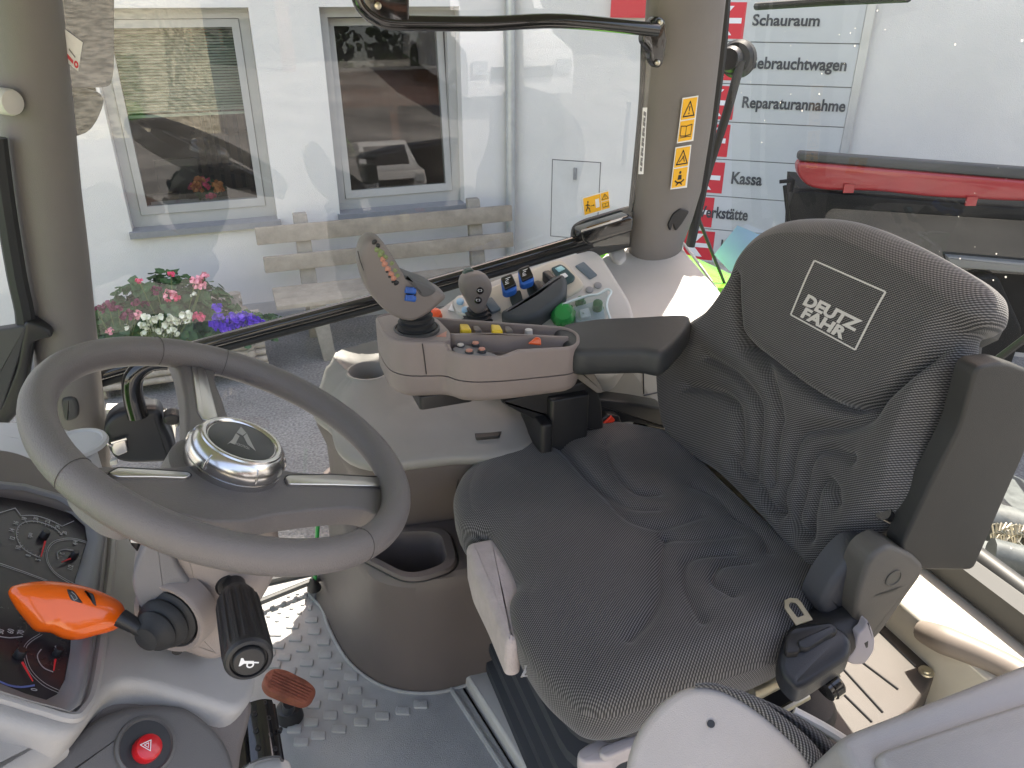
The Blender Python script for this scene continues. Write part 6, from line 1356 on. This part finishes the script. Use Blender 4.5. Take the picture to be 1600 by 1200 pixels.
g5 = lambda *ps: [(x/5.455, 780+y/5.455) for x, y in ps]; g7 = lambda *ps: [(x/2.728, 760+y/2.728) for x, y in ps]
TD = lambda a, b: dd(a, b, .0022)
def crv(pts, wd, n=5): 
    s = spline([V(a, b, 0) for a, b in pts], n); return line2d([(p.x, p.y) for p in s], wd, TD)
q = MB()
arc = g5((335, 495), (240, 450), (180, 400), (145, 330), (140, 280), (165, 225), (220, 192), (300, 187), (390, 210), (460, 240), (530, 300))
q.add(crv(arc, 1.1)); 
S_ = spline([V(a, b, 0) for a, b in arc], 5); cc = V(66, 838, 0)
for k in range(0, len(S_), 2): d = (cc-S_[k]).normalized(); q.add(line2d([tuple((S_[k])[:2]), tuple((S_[k]+d*(3.2 if k % 5 == 0 else 1.8))[:2])], .7, TD))
q.add(line2d(g5((0, 115), (130, 75), (180, 140)), 1.0, TD)); q.add(crv(g5((180, 140), (300, 140), (420, 175), (530, 230)), 1.0)); q.add(line2d(g5((530, 230), (630, 185)), 1.0, TD))
q.add(crv(g5((735, 360), (640, 335), (540, 335), (450, 365), (400, 430), (395, 510), (430, 590), (500, 660), (640, 740)), .8)); q.add(crv(g5((735, 372), (640, 347), (540, 347), (458, 377), (412, 436), (407, 510), (440, 585), (508, 650), (650, 728)), .8))
q.add(crv(g5((495, 505), (490, 460), (520, 435), (570, 428), (635, 440)), 1.6)); q.add(line2d(g5((0, 545), (200, 615), (400, 690)), .9, TD)); q.add(line2d(g5((0, 560), (200, 628), (400, 700)), .6, TD))
q.add(crv(g7((0, 640), (45, 645), (95, 640)), 1.6)); q.add(crv(g7((170, 628), (120, 660), (100, 700), (120, 780), (180, 845), (250, 880)), .8)); q.add(crv(g7((180, 632), (130, 664), (110, 700), (130, 776), (186, 835), (254, 870)), .8))
q.add(crv(g7((175, 695), (160, 720), (168, 750), (190, 775), (225, 790)), 1.6))
mk = q.build('dial_markings', INK, icl, 0)
q = MB(); q.add(crv(g7((0, 832), (40, 848), (90, 855), (145, 848)), 3.0)); q.build('dial_markings', INKB, icl, 0)
DUP = V(-.8, 0, .6)
def num(s, x, y, size, m=MB):
    c = dd(x, y, .0024); v, f = text(s, (size*.55*len(s), size), lambda a, b: c+V(0, 1, 0)*(a-size*.27*len(s))+DUP*(b-size/2), .02); return v, f
q = MB()
for s, x, y in (('5', 325, 515), ('8', 240, 478), ('10', 155, 410), ('12', 105, 330), ('14', 100, 262), ('16', 135, 200), ('18', 205, 165), ('20', 305, 165), ('22', 405, 190), ('24', 490, 235), ('26', 550, 285), ('rpm', 250, 305), ('C', 530, 462), ('4/4', 640, 370), ('1/2', 600, 580)):
    X, Y = g5((x, y))[0]; q.add(num(s, X, Y, .0055))
for s, x, y in (('60', 45, 617), ('70', 88, 622), ('0', 145, 866), ('50', 2, 618), ('°C', 245, 690)):
    X, Y = g7((x, y))[0]; q.add(num(s, X, Y, .0060))
q.build('dial_numbers', INK, icl, 0)
def needle(a, b, hub, r):
    A, B, Hh = dd(*a, .006), dd(*b, .006), dd(*hub, .002)
    q = MB(); q.add(tube([A, B], [.0012, .0006], 6)); nd = q.build('needle', INKR, icl); q = MB(); q.add(lathe(Hh, DN, [(0, r), (.006, r*.95), (.0085, r*.7), (.0085, 0)], 24)); q.build('hub_cap', BLACK, nd)
needle(*g5((385, 360), (350, 490)), g5((372, 318))[0], .0055); needle(*g5((600, 508), (525, 537)), g5((625, 490))[0], .0048)
needle(*g7((95, 750), (140, 830)), g7((80, 722))[0], .006); needle(*g7((236, 738), (229, 785)), g7((240, 715))[0], .0045)
# dash top bulge with vent, behind the wheel
q = MB(); q.add(prism([pz(*p, .70) for p in ((-120, 650), (50, 654), (105, 662), (138, 677), (150, 692), (148, 706), (125, 722), (95, 742), (60, 770), (-120, 760))], (0, 0, -.05), .02, r=.05, bseg=6)); dt = q.build('dash_top', mat('dash_top_pale', (.50, .495, .49), .5, grain=.4), dsh)
q = MB(); q.add(lathe(pz(118, 694, .701), (0, 0, 1), [(-.002, .045), (.003, .043), (.004, .038), (.001, .036), (-.001, 0)], 36)); q.build('round_vent', mat('dash_top_pale', (.50, .495, .49), .5), dt)
q = MB(); q.add(prism([pz(*p, .66) for p in ((-100, 715), (0, 706), (40, 712), (66, 735), (60, 750), (0, 735), (-100, 740))], (0, 0, -.03), .006, r=.02)); q.build('lamp_strip', GREYP, dt)
q = MB(); q.add(prism([pz(*p, .662) for p in ((29, 714), (39, 716), (38, 720), (29, 718))], (0, 0, -.001), .0002, r=.001)); q.build('warning_lamp', SALMON, dt)
# lower dash parts
LN = V(.5, -.45, .74).normalized(); LP = V(-.16, .70, .56)
def lo(x, y, h=0): return pn(x, y, LP+LN*h, LN)
q = MB(); q.add(prism([lo(*p, -.03) for p in ((60, 1170), (130, 1100), (165, 1060), (230, 1050), (400, 1090), (392, 1130), (380, 1170), (372, 1260), (40, 1300))], -LN*.08, .01, r=.03)); q.build('shade_toned_recess', TAUPE_D, dsh)  # dark taupe body put in for the shading under the dash
hp = [(20, 1260), (75, 1195), (118, 1152), (150, 1122), (200, 1100), (250, 1097), (292, 1101), (318, 1118), (345, 1142), (362, 1170), (372, 1206), (360, 1300)]
q = MB(); q.add(prism([lo(*p, -.006) for p in hp], -LN*.05, .012, r=.03, bseg=5)); hz0 = q.build('lower_panel', mat('lower_panel_grey', (.125, .12, .118), .5, grain=.5), dsh)
q = MB(); q.add(prism([dd(*p, -.03) for p in ((-120, 1070), (0, 1098), (60, 1120), (112, 1150), (122, 1160), (60, 1195), (-120, 1290))], -DN*.06, .02, r=.03, bseg=5)); q.build('left_moulding', DL, dsh)
q = MB(); q.add(prism([lo(*p, -.035) for p in ((345, 1135), (372, 1122), (376, 1160), (374, 1180), (368, 1172))], -LN*.02, .003, r=.004)); q.build('side_tab', GREYP, dsh)
hz = thing('hazard_switch', 'red hazard light button in a round recess of the lower dash', 'switch', lo(228, 1165))
q = MB(); q.add(lathe(lo(227, 1166, -.006), LN, [(-.004, .034), (.003, .032), (.004, .029), (.002, .0275), (.001, .027)], 48)); q.build('recess_ring', mat('recess_grey', (.12, .117, .115), .45), hz)
q = MB(); q.add(lathe(lo(227, 1166, -.006), LN, [(-.004, .0272), (.0012, .0272), (.0012, 0)], 40)); q.build('recess_floor', mat('recess_dark', (.03, .03, .032), .45), hz)
q = MB(); q.add(lathe(lo(227, 1172, -.006), LN, [(0, .0148), (.010, .0145), (.0135, .0135), (.015, .011), (.0155, 0)], 36)); hbt = q.build('red_button', RED, hz)
hcn = lo(227, 1172, -.006)+LN*.0158; e1 = (lo(236, 1157, 0)-lo(219, 1168, 0)).normalized(); e2 = LN.cross(e1)
TT = lambda x, y: pn(x, y, hcn, LN)
q = MB(); q.add(line2d([(219, 1164), (236, 1156), (235, 1173)], 1.3, TT, True)); q.add(line2d([(225.5, 1164), (232.5, 1160.5), (232, 1168)], 1.0, TT, True)); q.build('warning_triangle', WHITEI, hbt, 0)
# ================================================================== PEDALS
ap = thing('accelerator_pedal', 'worn red brown ribbed accelerator pedal on the floor mat', 'pedal', pz(450, 1090, .1))
AN = V(.35, -.25, .9).normalized(); AP_ = pz(450, 1072, .13)
def aq(x, y, h=0): return pn(x, y, AP_+AN*h, AN)
RB = mat('worn_red_rubber', (.27, .085, .05), .65, var=.35, vscale=40, grain=.6, gscale=300)
q = MB(); q.add(prism([aq(*p) for p in ((411, 1064), (416, 1050), (428, 1043), (446, 1045), (482, 1063), (495, 1076), (492, 1091), (478, 1100), (446, 1090), (418, 1078))], -AN*.018, .004, r=.012)); pdm = q.build('pad', RB, ap)
for k in range(6):
    a = (417+k*3.5-1, 1062+k*-2.6+4); t = k/5
    q = MB(); q.add(tube([aq(420+8*t, 1070-22*t, .001), aq(478+12*t, 1096-20*t, .001)], .0018, 6)); q.build('ridge', RB, pdm)
q = MB(); q.add(tube([pz(452, 1098, .09), pz(450, 1112, .02)], .012, 10)); q.add(lathe(pz(452, 1110, .02), (0, 0, 1), [(-.02, .026), (.01, .024), (.016, .016), (.016, 0)], 20)); q.build('pedal_arm', BLACK, ap)
bp2 = thing('brake_pedal', 'glossy black curved brake pedal with bolt heads', 'pedal', pz(410, 1150, .1))
BPN = V(.25, -.3, .92).normalized(); BPP = pz(405, 1140, .16)
def bq(x, y, h=0): return pn(x, y, BPP+BPN*h, BPN)
ax0, ax1 = bq(384, 1100), bq(392, 1190); ax2, ax3 = bq(432, 1095), bq(446, 1182)
v = []; f = []; n = 12
for k in range(n+1):
    t = k/n; hgt = .012*math.sin(t*math.pi)-.012*(t > .9); a = ax0.lerp(ax2, t)+BPN*hgt; b = ax1.lerp(ax3, t)+BPN*hgt; v += [a, b, b-BPN*.01, a-BPN*.01]
q = MB(); q.add(loft([[v[4*k+j] for j in range(4)] for k in range(n+1)])); bpd = q.build('pad', BLACKG, bp2, 50)
q = MB(); q.add(prism([bq(*p, -.012) for p in ((366, 1128), (384, 1104), (392, 1190), (372, 1206), (360, 1200))], -BPN*.01, .002, r=.004)); q.build('side_flange', BLACKG, bp2)
for (x, y) in ((414, 1098), (398, 1115), (420, 1122), (400, 1141), (422, 1148), (403, 1168), (438, 1140), (430, 1170)):
    q = MB(); q.add(lathe(bq(x, y, .010), BPN, [(-.008, .0042), (.0015, .004), (.002, .0028), (.0005, .0022), (.0005, 0)], 14)); q.build('rubber_stud', BLACK, bpd)
q = MB(); q.add(prism([bq(*p, -.03) for p in ((395, 1192), (430, 1183), (452, 1186), (470, 1240), (380, 1240))], -BPN*.02, .004, r=.01)); q.build('pedal_arm', CREAM, bp2)
# ================================================================== BLACK LATCH BOX WITH CURVED HANDLE, WORK LAMP
hd_ = thing('latch_box', 'black door latch box with thick curved handle beyond the steering wheel', 'door latch', py(215, 680, 1.5))
def hh_(x, y, Y=1.50): return py(x, y, Y)
q = MB(); q.add(tube([hh_(216, 650), hh_(208, 620), hh_(207, 596), hh_(216, 580), hh_(236, 568), hh_(262, 566)], [.020, .019, .019, .018, .017, .016], 16, sub=5)); q.build('curved_grip', BLACKG, hd_)
q = MB(); q.add(prism([hh_(*p) for p in ((159, 672), (172, 652), (196, 642), (244, 640), (252, 648), (256, 668), (270, 690), (274, 715), (268, 724), (205, 726), (182, 722), (170, 706))], (0, .05, 0), .012, r=.016, bseg=4)); q.build('housing', mat('latch_black', (.014, .016, .022), .45), hd_)
q = MB(); q.add(prism([hh_(*p, 1.492) for p in ((174, 694), (196, 687), (200, 706), (184, 713), (176, 708))], (0, .012, 0), .002, r=.004)); q.build('catch', CHROME2, hd_)
q = MB(); q.add(tube([hh_(165, 683, 1.49), hh_(168, 694, 1.49), hh_(176, 697, 1.49)], .003, 8)); q.add(tube([hh_(174, 692, 1.49), hh_(198, 685, 1.49)], .003, 8)); q.build('catch_wire', CHROME, hd_)
q = MB(); q.add(prism([hh_(*p, 1.49) for p in ((254, 652), (268, 647), (281, 650), (281, 664), (268, 666), (256, 664))], (0, .03, 0), .005, r=.008)); q.build('release_knob', BLACK, hd_)
q = MB(); q.add(prism([hh_(*p, 1.49) for p in ((171, 722), (182, 718), (184, 726), (172, 728))], (0, .01, 0), .002, r=.003)); q.build('pale_clip', CREAM, hd_)
wl = thing('work_lamp', 'round pale work lamp outside the window behind the latch box', 'lamp', py(245, 640, 1.75))
wax = V(.5, .35, .35).normalized(); wc0 = py(243, 650, 1.74)
q = MB(); q.add(lathe(wc0, wax, [(-.07, .025), (-.03, .045), (.0, .052), (.012, .052), (.014, .047)], 32)); wb_ = q.build('housing', mat('lamp_cream', (.60, .58, .48), .3), wl)
q = MB(); q.add(lathe(wc0, wax, [(.010, .053), (.018, .054), (.02, .049), (.012, .046)], 32)); q.build('rubber_ring', RUBBER, wb_)
q = MB(); q.add(obox(py(165, 640, 1.72), RT*.12, (0, .03, .0), (0, 0, -.02))); q.add(obox(py(168, 655, 1.70), RT*.14, (0, .05, .0), (0, 0, -.05))); q.build('bracket', CREAM, wl)
